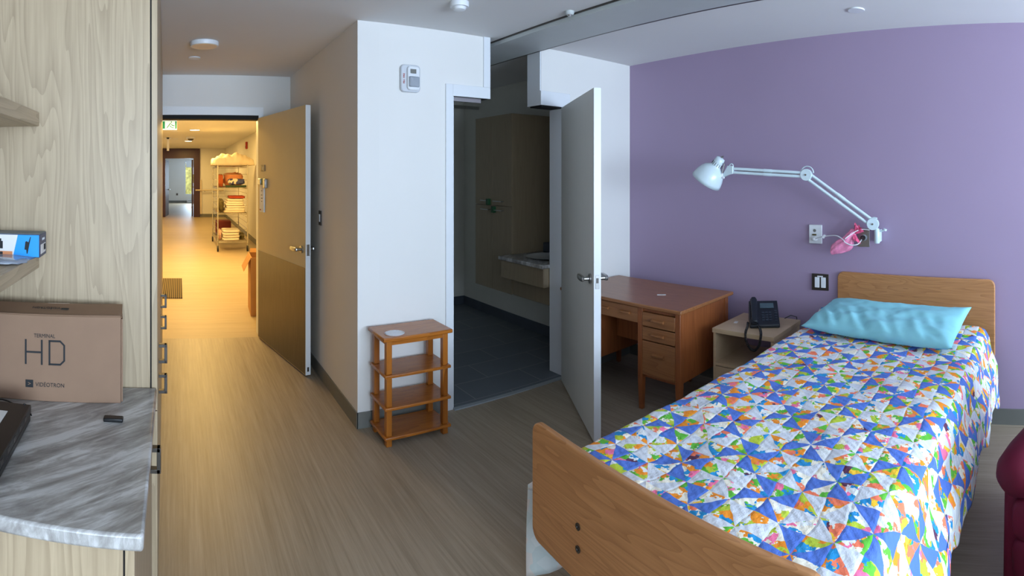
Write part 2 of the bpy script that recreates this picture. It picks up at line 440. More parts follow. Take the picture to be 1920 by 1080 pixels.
# ================================================================== SETTING
CE = 2.571
def WX(y): return 3.58-0.053*(3.17-y)      # face of the mauve wall
YW = 3.17
struct('floor', MB().box(-0.95, 3.75, -3.95, 5.2, -0.1, 0), 'floor', 'beige streaked vinyl bedroom floor')
struct('floor_hall', MB().box(-1.15, 1.95, 5.2, 20.0, -0.1, 0), 'hallfloor')
struct('floor_far_room', MB().box(-3.2, 4.0, 20.0, 30.2, -0.1, 0), 'hallfloor')
struct('ceiling', MB().box(-0.95, 3.75, -3.95, 5.35, CE, CE+0.1), 'ceiling', 'white bedroom ceiling')
struct('ceiling_hall', MB().box(-1.15, 1.95, 5.35, 20.1, CE, CE+0.1), 'ceiling')
struct('ceiling_far_room', MB().box(-3.2, 4.0, 20.1, 30.2, CE+0.1, CE+0.2), 'ceiling')
struct('floor_bathroom', MB().box(1.25, 3.35, 3.17, 5.65, 0.0, 0.006), 'tile', 'dark slate tiled bathroom floor')
struct('wall_left', MB().box(-0.95, -0.80, -3.8, 5.2, 0, CE), 'wall')
struct('wall_right', MB().prism([(WX(3.32), 3.32), (WX(-3.8), -3.8), (3.75, -3.8), (3.75, 3.32)], 0, CE, 'z'), 'purple', 'mauve painted accent wall')
# window wall behind
struct('wall_window', MB().box(-0.95, -0.2, -3.95, -3.8, 0, CE).box(3.2, 3.75, -3.95, -3.8, 0, CE).box(-0.2, 3.2, -3.95, -3.8, 0, 0.6).box(-0.2, 3.2, -3.95, -3.8, 2.4, CE), 'wall')
wf = MB()
for a, b in ((-0.2, -0.14), (1.47, 1.53), (3.14, 3.2)): wf.box(a, b, -3.92, -3.86, 0.6, 2.4)
wf.box(-0.14, 3.14, -3.92, -3.86, 0.6, 0.66).box(-0.14, 3.14, -3.92, -3.86, 2.34, 2.4)
struct('window_1', wf, 'trim')
# bath wall with the notched doorway
NL, NR, DL, DR = 2.09, 2.55, 1.786, 2.79
struct('wall_bathroom', MB().box(1.25, DL-0.001, YW, 3.32, 0, CE).box(DL-0.001, NL-0.007, YW, 3.32, 2.162, CE)
       .box(NR+0.013, DR+0.02, YW, 3.32, 2.162, CE).box(DR+0.02, WX(YW)-0.001, YW, 3.32, 0, CE), 'wall', 'white wall around the bathroom door')
struct('wall_entry_side', MB().box(1.105, 1.25, YW, 5.2, 0, CE), 'wall', 'beige shaded side wall of the entry')
# raised trim following the notched opening
tr = MB()
tr.box(DL-0.055, DL+0.0, YW-0.012, YW, 0, 2.215)
tr.box(DL, NL+0.0, YW-0.012, YW, 2.135, 2.215)
tr.box(NL-0.055, NL+0.0, YW-0.012, YW, 2.215, CE)
tr.box(NL-0.006, NL+0.0, YW, 3.33, 2.162, CE)
tr.box(DL, DL+0.012, YW, 3.33, 0.006, 2.135)
struct('trim_1', tr, 'trim', 'white stepped trim on the left of the bathroom opening', bevel=0.002)
struct('trim_shade_2', MB().box(DL+0.012, NL-0.001, YW+0.001, 3.31, 2.136, 2.161), 'gap')  # solid dark block painting the shade of the gap under this step
tr = MB()
tr.box(NR, NR+0.012, YW, 3.33, 2.13, CE)
tr.box(DR-0.012, DR+0.02, YW+0.0, 3.33, 0.006, 2.13)
tr.box(NR, DR+0.06, YW-0.012, YW, 2.13, 2.24).box(DR+0.0, DR+0.06, YW-0.012, YW, 0, 2.13)
struct('trim_3', tr, 'trim', 'white trim on the hinge side of the bathroom opening', bevel=0.002)
struct('trim_shade_4', MB().box(NR+0.013, DR-0.013, YW+0.001, 3.31, 2.12, 2.161), 'gap')  # dark block put in for the shaded slot over the hinge side
tag(MB().box(DL+0.013, NL-0.06, 3.19, 3.215, 2.105, 2.1349).build('door_head_seal', 'steel'), 'thin metal head strip under the left step of the bathroom opening', 'trim strip')
struct('trim_5', MB().box(DL, DR, YW-0.035, YW, 0, 0.008), 'threshold', 'metal threshold strip to the bathroom')
# entry wall with doorway
EY = 5.2
struct('wall_entry', MB().box(-1.15, -0.42, EY, 5.35, 0, CE).box(0.80, 1.95, EY, 5.35, 0, CE).box(-0.42, 0.80, EY, 5.35, 2.18, CE), 'wall')
struct('trim_6', MB().box(-0.47, 0.83, EY-0.012, EY, 2.18, 2.26).box(0.785, 0.83, EY-0.012, EY, 0, 2.18).box(0.785, 0.80, EY, 5.36, 0, 2.18), 'trim')
struct('trim_shade_7', MB().box(-0.42, 0.785, EY+0.001, 5.34, 2.14, 2.18), 'gap', 'dark fill painting shade in the reveal at the head of the entry doorway')  # dark fill gives the door head its shade by colour
struct('wall_hall_right', MB().box(1.75, 1.95, 5.35, 20.0, 0, CE), 'wall')
struct('wall_hall_left', MB().box(-1.15, -1.0, 5.35, 20.0, 0, CE), 'wall')
# bathroom
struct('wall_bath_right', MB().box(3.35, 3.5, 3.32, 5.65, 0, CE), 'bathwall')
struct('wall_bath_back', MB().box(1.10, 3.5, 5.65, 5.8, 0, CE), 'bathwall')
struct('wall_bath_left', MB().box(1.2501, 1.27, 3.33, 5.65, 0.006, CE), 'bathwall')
struct('ceiling_bathroom', MB().box(1.25, 3.5, 5.35, 5.8, CE, CE+0.1), 'ceiling')
struct('floor_bathroom_sub', MB().box(1.10, 3.5, 5.2, 5.8, -0.1, 0.0), 'tile')
# hall end and far room
struct('wall_hall_end', MB().box(0.80, 1.95, 20.0, 20.15, 0, CE).box(-1.15, -0.86, 20.0, 20.15, 0, CE), 'wall')
df = MB().box(-0.86, -0.5, 19.95, 20.2, 0, 2.565).box(0.56, 0.80, 19.95, 20.2, 0, 2.565).box(-0.5, 0.56, 19.95, 20.2, 2.2, 2.565)
tag(df.build('door_frame', 'mahog'), 'dark maroon door surround at the far end of the hall', 'door frame')
struct('wall_far_room_side', MB().box(-3.2, -3.0, 20.15, 30.0, 0, CE+0.1).box(3.6, 3.8, 20.15, 30.0, 0, CE+0.1), 'wall')
struct('wall_far_room_front', MB().box(-3.0, -1.15, 20.01, 20.15, 0, CE+0.1).box(1.95, 3.6, 20.01, 20.15, 0, CE+0.1).box(-1.15, 1.95, 20.16, 20.2, CE-0.005, CE+0.1), 'wall')
struct('wall_far_room_back', MB().box(-3.2, 0.33, 30.0, 30.2, 0, CE+0.1).box(2.0, 3.8, 30.0, 30.2, 0, CE+0.1).box(0.33, 2.0, 30.0, 30.2, 0, 0.43).box(0.33, 2.0, 30.0, 30.2, 2.35, CE+0.1), 'wall')
struct('window_2', MB().box(0.33, 0.39, 30.05, 30.15, 0.43, 2.35).box(1.94, 2.0, 30.05, 30.15, 0.43, 2.35).box(0.39, 1.94, 30.05, 30.15, 0.43, 0.49).box(0.39, 1.94, 30.05, 30.15, 2.29, 2.35), 'trim', 'tall window of the far room')
struct('baseboard_far_room', MB().box(-3.0, 0.45, 29.98, 30.0, 0, 0.13), 'base')
# baseboards
bh = 0.10
struct('baseboard_bathroom_wall', MB().box(1.10, DL-0.056, YW-0.008, YW, 0, bh).box(DR+0.061, WX(YW)-0.01, YW-0.008, YW, 0, bh), 'base')
struct('baseboard_entry_side', MB().box(1.097, 1.105, YW-0.008, EY, 0, bh), 'base')
struct('baseboard_entry', MB().box(0.84, 1.097, EY-0.008, EY, 0, bh), 'base')
struct('baseboard_right', MB().prism([(WX(3.16)-0.009, 3.16), (WX(-3.8)-0.009, -3.8), (WX(-3.8), -3.8), (WX(3.16), 3.16)], 0, bh, 'z'), 'base', 'dark grey baseboard under the mauve wall')
struct('baseboard_hall', MB().box(1.742, 1.75, 5.36, 20, 0, 0.12).box(0.80, 1.74, 19.99, 20, 0, 0.12), 'base')
struct('baseboard_bath_right', MB().box(3.34, 3.35, 3.33, 5.65, 0.006, 0.11), 'slate_base')
struct('baseboard_bath_back', MB().box(1.27, 3.34, 5.64, 5.65, 0.006, 0.11), 'slate_base')
# outside the far window
struct('floor_outside_snow', MB().box(-4, 8, 30.3, 44, -0.15, -0.05), 'snow')
for i in range(4):
    k = MB(); k.blob((0.2+i*1.9, 38+0.4*(i % 2), 1.1), (0.8, 0.7, 1.25), 0.8, 20, 14, wob=0.4, wf=3.5, seed=i)
    tag(k.build('hedge_shrub', 'hedge', smooth=True), ['leftmost yellow green shrub in the snow outside the far window', 'second yellow green shrub from the left outside the far window', 'third yellow green shrub from the left outside the far window', 'rightmost yellow green shrub outside the far window'][i], 'shrub', 'shrubs outside the far window')

# ceiling lift track
tk = thing('ceiling_lift_track', (2.35, 0.8, 2.535), 'long white ceiling track running through the notch above the bathroom door', 'ceiling track')
MB().box(-0.18, 0.18, -3.0, 4.5, 0, 0.036).build('track_cover', 'trackgrey', tk, bevel=0.002)
MB().box(-0.188, -0.181, -3.0, 4.5, 0.026, 0.036).box(0.181, 0.195, -3.0, 4.5, 0.0, 0.036).build('edge_shade_strip', 'darkmetal', tk)  # dark strips put in for the shade along the track edges

# ================================================================== LEFT CABINETS
def pull(parent, y, z, x=0.0, h=0.075):
    # D shaped flat pull on a face with normal +x
    m = MB().box(x+0.0, x+0.032, y-0.011, y+0.011, z-h/2, z-h/2+0.012).box(x+0.0, x+0.032, y-0.011, y+0.011, z+h/2-0.012, z+h/2).box(x+0.022, x+0.034, y-0.011, y+0.011, z-h/2, z+h/2)
    return m.build('handle', 'darkmetal', parent, bevel=0.001)
CRZ = 0.025
def cab_point(ly): return (-0.070-ly*sin(CRZ), 1.752+ly*cos(CRZ), 0)
def tall_cabinet(ly, wd, label, handles=True):
    t = thing('tall_cabinet', cab_point(ly), label, 'cabinet', CRZ)
    MB().box(-0.62, -0.024, 0.0, wd-0.002, 0.0, CE-0.004).build('body', 'ash', t, bevel=0.001)
    d = MB().box(-0.019, 0.0, 0.0, wd-0.003, 0.825, CE-0.006).build('door', 'ash', t, bevel=0.001)
    if handles: pull(d, 0.38, 0.885)
    e = MB().box(-0.019, 0.0, 0.0, wd-0.003, 0.10, 0.821).build('drawer', 'ash', t, bevel=0.001)
    if handles: pull(e, 0.38, 0.765)
    MB().box(-0.0238, -0.0192, 0.002, wd-0.004, 0.10, CE-0.006).build('gap_strip', 'gap', t)
    return t
tall_cabinet(0, 0.88, 'floor to ceiling pale ash cabinet nearest the camera, its broad grained side behind the shelves')
tall_cabinet(0.88, 0.9, 'pale ash cabinet with two square pulls, second in the row')
tall_cabinet(1.78, 1.62, 'pale ash cabinet without pulls at the entry door end of the row', False)

# base cabinet and counter
bc = thing('base_cabinet', (-0.44, 1.39, 0), 'low pale ash cabinet under the marble counter', 'cabinet')
MB().box(-0.35, 0.330, -0.34, 0.340, 0.0, 0.866).build('body', 'ash', bc, bevel=0.001)
MB().box(0.330, 0.334, -0.335, 0.338, 0.1, 0.86).build('gap_strip', 'gap', bc)
d = MB().box(0.334, 0.353, -0.34, 0.342, 0.1, 0.864).build('drawer', 'ash', bc, bevel=0.001)
pull(d, 0.2, 0.75, 0.353)
MB().prism([(-0.798, 1.03), (-0.068, 1.03), (-0.072, 1.7505), (-0.798, 1.7325)], 0.867, 0.90, 'z').build('counter_top', 'marble', None, bevel=0.006)
ct = bpy.data.objects['counter_top']; tag(ct, 'grey veined marble-look counter slab on the low cabinet', 'countertop')

# shelves on the left
for z0, z1, lab in ((1.763, 1.81, 'thick pale ash wall shelf, the upper empty one'), (1.285, 1.33, 'thick pale ash wall shelf holding the blue box')):
    tag(MB().prism([(-0.798, 0.75), (-0.466, 0.75), (-0.466, 1.7405), (-0.798, 1.7325)], z0, z1, 'z').build('wall_shelf', 'ashh', None, bevel=0.002), lab, 'shelf')

# blue boxed webcam-like package
bb = thing('retail_box', (-0.434, 1.631, 1.336), 'small blue and navy retail box on the lower shelf', 'box', 0.05)
MB().box(-0.30, 0.0, 0.0, 0.10, 0, 0.073).build('carton', 'navy', bb, bevel=0.002)
MB().prism([(-0.088, 0.002), (-0.003, 0.002), (-0.003, 0.071), (-0.072, 0.071)], -0.0012, -0.0002, 'y').build('front_panel', 'blue', bb)
MB().prism([(-0.298, 0.002), (-0.088, 0.002), (-0.072, 0.071), (-0.298, 0.071)], -0.0010, -0.0001, 'y').build('photo_panel', 'paper', bb)
MB().box(-0.298, -0.002, 0.002, 0.098, 0.073, 0.0742).build('top_panel', 'bluegrey', bb)
k = MB().prism([(-0.05, 0.025), (-0.047, 0.05), (-0.043, 0.052), (-0.037, 0.048), (-0.031, 0.066), (-0.029, 0.065), (-0.040, 0.012), (-0.043, 0.012), (-0.044, 0.024)], -0.0024, -0.0012, 'y')
k.build('product_picture', 'ink', bb)
k = MB().box(-0.140, -0.122, -0.0022, -0.001, 0.026, 0.05).box(-0.137, -0.127, -0.0022, -0.001, 0.05, 0.058).box(-0.170, -0.146, -0.0022, -0.001, 0.036, 0.052).box(-0.168, -0.122, -0.0022, -0.001, 0.008, 0.016)
k.build('desk_picture', 'ink', bb)
MB().box(-0.175, -0.09, -0.0016, -0.001, 0.004, 0.018).build('desk_picture_base', 'peach', bb)
MB().box(0.0, 0.0008, 0.012, 0.085, 0.010, 0.040).build('sticker', 'paper', bb)
k = MB()
for i in range(9): k.box(0.0009, 0.0014, 0.055+i*0.003, 0.0565+i*0.003, 0.018, 0.037)
k.build('barcode', 'ink', bb)
text('print', 'zoom', 0.016, 'white', bb, TR(0.0012, 0.03, 0.052) @ R(pi/2, 'Z') @ R(pi/2, 'X'))
pb = MB(); pb.blob((-0.62, 1.585, 1.337), (0.17, 0.10, 0.0065), 0.6, 30, 8, wob=0.35, wf=4)
tag(pb.build('plastic_bag', 'bag', smooth=True), 'crumpled clear plastic bag under the blue box', 'bag')

# TERMINAL HD box
hb = thing('cardboard_box', (-0.176, 1.62, 0.9), 'brown cardboard box printed TERMINAL HD standing on the marble counter', 'box', 0.118)
W_ = 0.50; H_ = 0.268
MB().box(-W_, 0, 0, 0.075, 0, H_).build('carton', 'card', hb, bevel=0.003)
MB().add([(-W_, -0.001, H_-0.003), (0.004, -0.001, H_-0.003), (0.006, 0.09, H_+0.014), (-W_, 0.09, H_+0.014), (-W_, 0.001, H_-0.006), (0.004, 0.001, H_-0.006), (0.006, 0.09, H_+0.010), (-W_, 0.09, H_+0.010)],
    [(0, 1, 2, 3), (7, 6, 5, 4), (0, 4, 5, 1), (1, 5, 6, 2), (2, 6, 7, 3), (3, 7, 4, 0)]).build('lid_flap', 'cardd', hb)
MB().box(0.0005, 0.006, 0.008, 0.072, 0.002, H_-0.012).build('side_flap', 'card', hb, bevel=0.001)
RX = R(pi/2, 'X')
fr = lambda x, z, y=-0.0012: TR(x, y, z) @ RX
text('print_terminal', 'TERMINAL', 0.0165, 'ink', hb, fr(-0.268, 0.197), 0.86)
k = MB()
def rect(m, x0, x1, z0, z1): m.box(x0, x1, -0.0018, -0.0006, z0, z1)
s_ = 0.0055
rect(k, -0.296, -0.296+s_, 0.113, 0.19); rect(k, -0.246, -0.246+s_, 0.113, 0.19); rect(k, -0.296+s_, -0.246, 0.1485, 0.154)
rect(k, -0.222, -0.222+s_, 0.113, 0.19); rect(k, -0.222, -0.185, 0.1845, 0.19); rect(k, -0.222, -0.185, 0.113, 0.1185); rect(k, -0.1765, -0.171, 0.127, 0.176)
k.add([(-0.185, -0.0018, 0.19), (-0.171, -0.0018, 0.176), (-0.1765, -0.0018, 0.174), (-0.187, -0.0018, 0.1845)], [(0, 1, 2, 3)])
k.add([(-0.185, -0.0018, 0.113), (-0.171, -0.0018, 0.127), (-0.1765, -0.0018, 0.129), (-0.187, -0.0018, 0.1185)], [(0, 1, 2, 3)])
k.build('print_hd', 'ink', hb)
lg = MB(); rect(lg, -0.294, -0.270, 0.042, 0.065); lg.build('logo', 'ink', hb)
text('logo_arrow', '>', 0.018, 'card', hb, fr(-0.287, 0.0475, -0.0026))
text('print_name', 'VIDÉOTRON', 0.0175, 'ink', hb, fr(-0.263, 0.046), 0.90)
# upside down on the lid
tl = TR(-0.19, 0.055, H_+0.0098) @ R(math.atan(0.017/0.091), 'X') @ R(pi, 'Z')
text('lid_print', 'VIDÉOTRON', 0.0175, 'ink', hb, tl, 0.90)
MB().box(-0.188, -0.164, 0.040, 0.056, H_+0.0075, H_+0.0085, mt=TR(0, 0, -0.0005)).build('lid_logo', 'ink', hb)
MB().box(-0.235, -0.165, 0.0895, 0.092, H_-0.02, H_+0.0145).build('tape', 'tape', hb)

# set top device (two slim black boxes)
dv = thing('black_device', (-0.40, 1.12, 0.9), 'flat black electronic box with silver sockets at the left edge of the counter', 'electronic box', 0.04)
MB().box(-0.34, 0, 0, 0.33, 0.003, 0.022).build('lower_case', 'black', dv, bevel=0.003)
MB().box(-0.34, 0.002, 0, 0.33, 0.026, 0.050).build('upper_case', 'black', dv, bevel=0.003)
MB().box(-0.33, -0.004, 0.004, 0.326, 0.0221, 0.0259).build('seam', 'gap', dv)
MB().box(-0.3, -0.05, 0.18, 0.27, 0.0502, 0.0512).build('paper_label', 'paper', dv)
for i in range(5): MB().box(0.0021, 0.0031, 0.03+i*0.055, 0.05+i*0.055, 0.032, 0.044).build('socket', 'darkmetal', dv)
cb = MB().tube([(-0.60+0.02*i, 1.50+0.03*sin(i*0.5)*0.6, 0.904+0.02*sin(i/9*pi)) for i in range(10)]+[(-0.43, 1.475, 0.93), (-0.425, 1.452, 0.945), (-0.43, 1.44, 0.953)], 0.0022, 6)
tag(cb.build('black_cable', 'black', smooth=True), 'thin black cable looping behind the flat electronic box', 'cable')
tag(MB().box(-0.213, -0.157, 1.492, 1.516, 0.900, 0.911).build('black_remote_cap', 'black', bevel=0.003), 'tiny black plastic piece lying on the marble counter', 'small part')

# ================================================================== ENTRY DOOR
def lever(parent, x, z, sgn, dirx, y0):
    # rosette on a door face; sgn: side (local y), dirx: lever direction along local x
    m = MB().lathe([(0.030, 0), (0.030, 0.010), (0.013, 0.014), (0.012, 0.048)], (x, y0, z), 20, (0, sgn, 0))
    m.blob((x+dirx*0.045, y0+sgn*0.052, z), (0.068, 0.013, 0.018), 0.6, 16, 10)
    return m.build('handle', 'steel', parent, smooth='auto')
ed = thing('entry_door', (0.775, 5.17, 0), 'open cream door to the hall with brushed metal kick plate', 'door', atan2(4.09-5.17, 0.992-0.775))
L = 1.10
# local x from hinge to free edge, local +y is toward the side wall? thickness on +y
MB().box(0, L, 0, 0.045, 0.012, 2.15).build('panel', 'doorcream', ed, bevel=0.002)
MB().box(L-0.001, L+0.0012, 0.001, 0.044, 0.013, 2.149).build('edge_strip', 'trim', ed)
MB().box(0.012, L-0.006, -0.002, -0.0001, 0.02, 0.86).build('kick_plate', 'kick', ed)
lever(ed, L-0.07, 1.0, -1, -1, 0.0); lever(ed, L-0.07, 1.0, 1, -1, 0.045)
MB().box(L+0.0012, L+0.003, 0.010, 0.034, 0.955, 1.045).build('latch_plate', 'steel', ed)
MB().box(L+0.0012, L+0.003, 0.014, 0.030, 0.04, 0.075).build('floor_bolt', 'darkmetal', ed)
MB().box(0.10, 0.20, -0.006, 0, 1.63, 1.69).build('room_plaque', 'darkmetal', ed)
MB().box(0.145, 0.158, -0.0065, -0.006, 1.645, 1.675).build('plaque_mark', 'paper', ed)
MB().box(0.07, 0.14, -0.03, 0, 1.50, 1.56).box(0.21, 0.26, -0.03, 0, 1.47, 1.56).build('wall_clip', 'steel', ed, bevel=0.006)
MB().box(0.14, 0.205, -0.022, 0, 1.50, 1.56).build('green_tag', 'handletag', ed, bevel=0.003)
MB().box(0.075, 0.19, -0.012, -0.0008, 1.24, 1.50).build('paper_tag', 'paper', ed)
k = MB()
for i, (a, b, c) in enumerate([(0.12, 0.15, 1.44), (0.115, 0.155, 1.40), (0.12, 0.16, 1.37), (0.125, 0.15, 1.34)]): k.box(a, b, -0.013, -0.0121, c, c+0.006)
k.build('scribble', 'ink', ed); MB().box(0.08, 0.115, -0.0131, -0.0122, 1.255, 1.268).build('red_mark', 'red', ed)

# bathroom door
bd = thing('bathroom_door', (2.705, 3.10, 0), 'open pale grey bathroom door with lever handle beside the desk', 'door', atan2(2.25-3.10, 2.218-2.705))
L2 = hypot(0.487, 0.85)
MB().box(0, L2, 0, 0.045, 0.012, 2.115).build('panel', 'door', bd, bevel=0.002)
MB().box(L2-0.001, L2+0.0012, 0.001, 0.044, 0.013, 2.114).build('edge_strip', 'trim', bd)
lever(bd, L2-0.07, 0.97, -1, -1, 0.0); lever(bd, L2-0.07, 0.97, 1, -1, 0.045)
MB().box(L2+0.0012, L2+0.003, 0.010, 0.034, 0.92, 1.0).build('latch_plate', 'steel', bd, bevel=0.001)
MB().box(L2+0.003, L2+0.008, 0.016, 0.028, 0.955, 0.985).build('latch', 'darkmetal', bd)

# switch on the side wall
sw = thing('light_switch', (1.104, 4.05, 1.20), 'narrow metal light switch on the beige side wall by the entry door', 'light switch')
MB().box(-0.008, 0, -0.035, 0.035, 0, 0.115).build('plate', 'darkmetal', sw, bevel=0.002)
MB().box(-0.013, -0.0081, -0.015, 0.015, 0.028, 0.087).build('rocker', 'white', sw, bevel=0.001)

# ================================================================== HALL THINGS
mt_ = tag(MB().box(-0.45, 0.05, 6.87, 8.16, 0, 0.012).build('door_mat', 'mat', bevel=0.003), 'brown ribbed mat on the yellow lit hall floor', 'mat')
bx = thing('cardboard_box', (0.81, 5.95, 0), 'tall open cardboard box in the hall behind the entry door', 'box', -0.06)
k = MB().box(0, 0.012, 0, 0.45, 0, 0.66).box(0.488, 0.5, 0, 0.45, 0, 0.66).box(0.012, 0.488, 0, 0.012, 0, 0.66).box(0.012, 0.488, 0.438, 0.45, 0, 0.66).box(0.012, 0.488, 0.012, 0.438, 0, 0.01)
k.build('carton', 'cardh', bx)
MB().add([(0, 0.02, 0.655), (0, 0.44, 0.655), (-0.08, 0.43, 0.50), (-0.08, 0.03, 0.50), (0.006, 0.02, 0.662), (0.006, 0.44, 0.662), (-0.075, 0.43, 0.505), (-0.075, 0.03, 0.505)],
         [(0, 1, 2, 3), (7, 6, 5, 4), (0, 4, 5, 1), (1, 5, 6, 2), (2, 6, 7, 3), (3, 7, 4, 0)]).build('flap', 'cardh', bx)
MB().add([(0.02, 0.45, 0.655), (0.48, 0.45, 0.655), (0.47, 0.50, 0.70), (0.03, 0.50, 0.70), (0.02, 0.455, 0.65), (0.48, 0.455, 0.65), (0.47, 0.505, 0.695), (0.03, 0.505, 0.695)],
         [(0, 1, 2, 3), (7, 6, 5, 4), (0, 4, 5, 1), (1, 5, 6, 2), (2, 6, 7, 3), (3, 7, 4, 0)]).build('flap', 'cardh', bx)

# exit sign
ex = thing('exit_sign', (-0.16, 9.6, 2.40), 'green and white running person exit sign hanging from the hall ceiling', 'sign')
MB().box(-0.16, 0.130, -0.02, 0.02, 0, 0.165).build('housing', 'exitwhite', ex, bevel=0.003)
MB().box(-0.15, 0.125, -0.024, -0.0201, 0.02, 0.155).build('face', 'green', ex)
k = MB()
k.box(-0.085, 0.095, -0.0245, -0.0241, 0.025, 0.15)
k.build('doorway_symbol', 'exitwhite', ex)
k = MB(); k.tube([(0.085, -0.026, 0.075), (0.045, -0.026, 0.08), (0.015, -0.026, 0.12), (-0.05, -0.026, 0.035)], 0.009, 6)
k.blob((0.03, -0.026, 0.138), (0.012, 0.003, 0.012), 1, 10, 6)
k.tube([(0.0, -0.026, 0.075), (0.03, -0.026, 0.045), (0.07, -0.026, 0.035)], 0.007, 6)
k.build('running_figure', 'green', ex)
MB().box(-0.10, 0.10, -0.015, 0.015, 0.166, CE-2.40-0.001).build('mount', 'white', ex)

def disc(name, x, y, r, label, cat, mat='white', lens=None, drop=0.02, group=None):
    t = thing(name, (x, y, CE-drop), label, cat, 0, group)
    MB().lathe([(r*0.97, 0), (r, drop*0.3), (r, drop-0.0005)], (0, 0, 0), 32).build('housing', mat, t, smooth='auto')
    if lens: MB().lathe([(r*0.86, -0.0015), (r*0.86, 0.0)], (0, 0, 0), 32).build('lens', lens, t)
    return t
for (x, y, lb) in ((0.35, 6.3, 'added downlight, out of view, in the hall ceiling just past the entry doorway'), (0.35, 8.9, 'added downlight, out of view, in the hall ceiling by the exit sign'), (0.35, 11.55, 'lit downlight in the hall ceiling, larger of the two in view'), (0.28, 15.4, 'lit downlight far down the hall ceiling, smaller of the two in view')):
    disc('recessed_light', x, y, 0.12, lb, 'ceiling light', 'white', 'halllight', 0.012, 'hall ceiling downlights')  # fixtures out of view are added to house the extra hall lamps
for x, y, lb in ((-0.1, 12.0, 'faint round cover on the hall ceiling, the nearer one'), (-0.1, 14.5, 'faint round cover on the hall ceiling, the farther one')):
    disc('concealed_sprinkler', x, y, 0.09, lb, 'sprinkler', 'white', None, 0.008, 'round covers on the hall ceiling')
hd = disc('smoke_detector', 0.31, 13.8, 0.12, 'round smoke detector hanging from the hall ceiling', 'smoke detector', 'white', None, 0.05)
MB().lathe([(0.03, -0.05), (0.07, -0.03), (0.08, 0)], (0, 0, 0), 20).build('sensor', 'darkmetal', hd)
sb = tag(MB().box(-0.31, -0.25, 14.0, 14.04, 2.22, 2.57).box(-0.36, -0.2, 14.0, 14.04, 2.53, 2.57).build('hanging_bracket', 'white'), 'small white bracket hanging from the hall ceiling in front of the dark frame', 'bracket')
al = thing('fire_alarm', (1.749, 13.5, 2.25), 'small red fire alarm box high on the right hall wall', 'alarm')
MB().box(-0.05, 0, -0.07, 0.07, 0, 0.18).build('case', 'red', al, bevel=0.01)
MB().box(-0.056, -0.0501, -0.03, 0.03, 0.03, 0.07).build('grille', 'mahog', al)
hr = thing('handrail', (0.88, 19.90, 0.98), 'beige handrail on the end wall of the hall', 'handrail')
MB().tube([(-0.25, 0, 0.03), (0.80, 0, 0.03)], 0.025, 10).build('rail', 'linen', hr, smooth='auto')
for x in (0.1, 0.7): MB().tube([(x, 0, 0.02), (x, 0.095, -0.03)], 0.012, 8).build('bracket', 'steel', hr)
cp = tag(MB().box(0.80, 0.86, 19.94, 19.985, 0.12, 1.4).build('corner_guard', 'linen'), 'tan corner guard on the hall end wall beside the dark frame', 'corner guard')
fd = thing('brown_door', (-0.49, 20.22, 0), 'open brown wooden door just inside the far room', 'door', radians(84))
MB().box(0, 0.95, 0, 0.045, 0.01, 2.15).build('panel', 'browndoor', fd); lever(fd, 0.88, 1.0, -1, -1, 0)
hd2 = thing('brown_door', (0.55, 20.22, 0), 'dark maroon door leaf folded back at the right of the far doorway', 'door', radians(92))
MB().box(0, 0.3, 0, 0.045, 0.01, 2.15).build('panel', 'mahog', hd2)
for z in (0.3, 1.1, 1.9): MB().tube([(0.0, 0.055, z), (0, 0.055, z+0.1)], 0.012, 8).build('hinge', 'steel', hd2)
ol = thing('wall_outlet', (-0.09, 29.998, 0.42), 'small wall outlet beside the far window', 'outlet')
MB().box(-0.05, 0.05, -0.008, 0, 0, 0.12).build('plate', 'darkmetal', ol)
hh = thing('baseboard_heater', (0.80, 29.9, 0.02), 'white baseboard heater under the far window', 'heater')
MB().box(-0.3, 0.9, -0.04, 0.05, 0, 0.16).build('case', 'trim', hh, bevel=0.01); MB().box(-0.28, 0.88, -0.043, -0.0401, 0.10, 0.12).build('vent', 'base', hh)
rb = tag(MB().box(0.42, 1.92, 29.96, 29.995, 2.0, 2.34).build('roller_blind', 'trim'), 'grey white roller blind drawn up at the far window', 'blind')

# linen cart
ca = thing('wire_shelving_cart', (1.12, 11.85, 0), 'tall chrome wire shelving cart on casters loaded with linens', 'cart')
cx, cy = 0.31, 0.85
for sx in (-1, 1):
    for sy in (-1, 1):
        x, y = sx*cx, sy*cy
        MB().tube([(x, y, 0.13), (x, y, 1.80)], 0.0125, 10).build('post', 'chrome', ca, smooth='auto')
        c = MB().tube([(x, y, 0.13), (x, y, 0.10)], 0.012, 8); c.box(x-0.018, x+0.018, y-0.008, y+0.04, 0.06, 0.11)
        c = c.build('caster', 'steel', ca)
        MB().lathe([(0.035, -0.018), (0.062, -0.015), (0.062, 0.015), (0.035, 0.018)], (x, y+0.015, 0.062), 18, (1, 0, 0)).build('wheel', 'rubber', c, smooth='auto')
for z in (0.22, 0.80, 1.33, 1.78):
    m = MB()
    for sx in (-1, 1): m.tube([(sx*cx, -cy, z-0.03), (sx*cx, cy, z-0.03)], 0.006, 6); m.tube([(sx*cx, -cy, z-0.006), (sx*cx, cy, z-0.006)], 0.004, 6)
    for sy in (-1, 1): m.tube([(-cx, sy*cy, z-0.03), (cx, sy*cy, z-0.03)], 0.006, 6); m.tube([(-cx, sy*cy, z-0.006), (cx, sy*cy, z-0.006)], 0.004, 6)
    for i in range(24): yy = -cy+(i+0.5)*2*cy/24; m.tube([(-cx, yy, z-0.004), (cx, yy, z-0.004)], 0.0042, 4)
    for i in range(3): xx = -cx+(i+1)*2*cx/4; m.tube([(xx, -cy, z-0.008), (xx, cy, z-0.008)], 0.0042, 4)
    m.build('wire_shelf', 'chrome', ca)
m = MB()
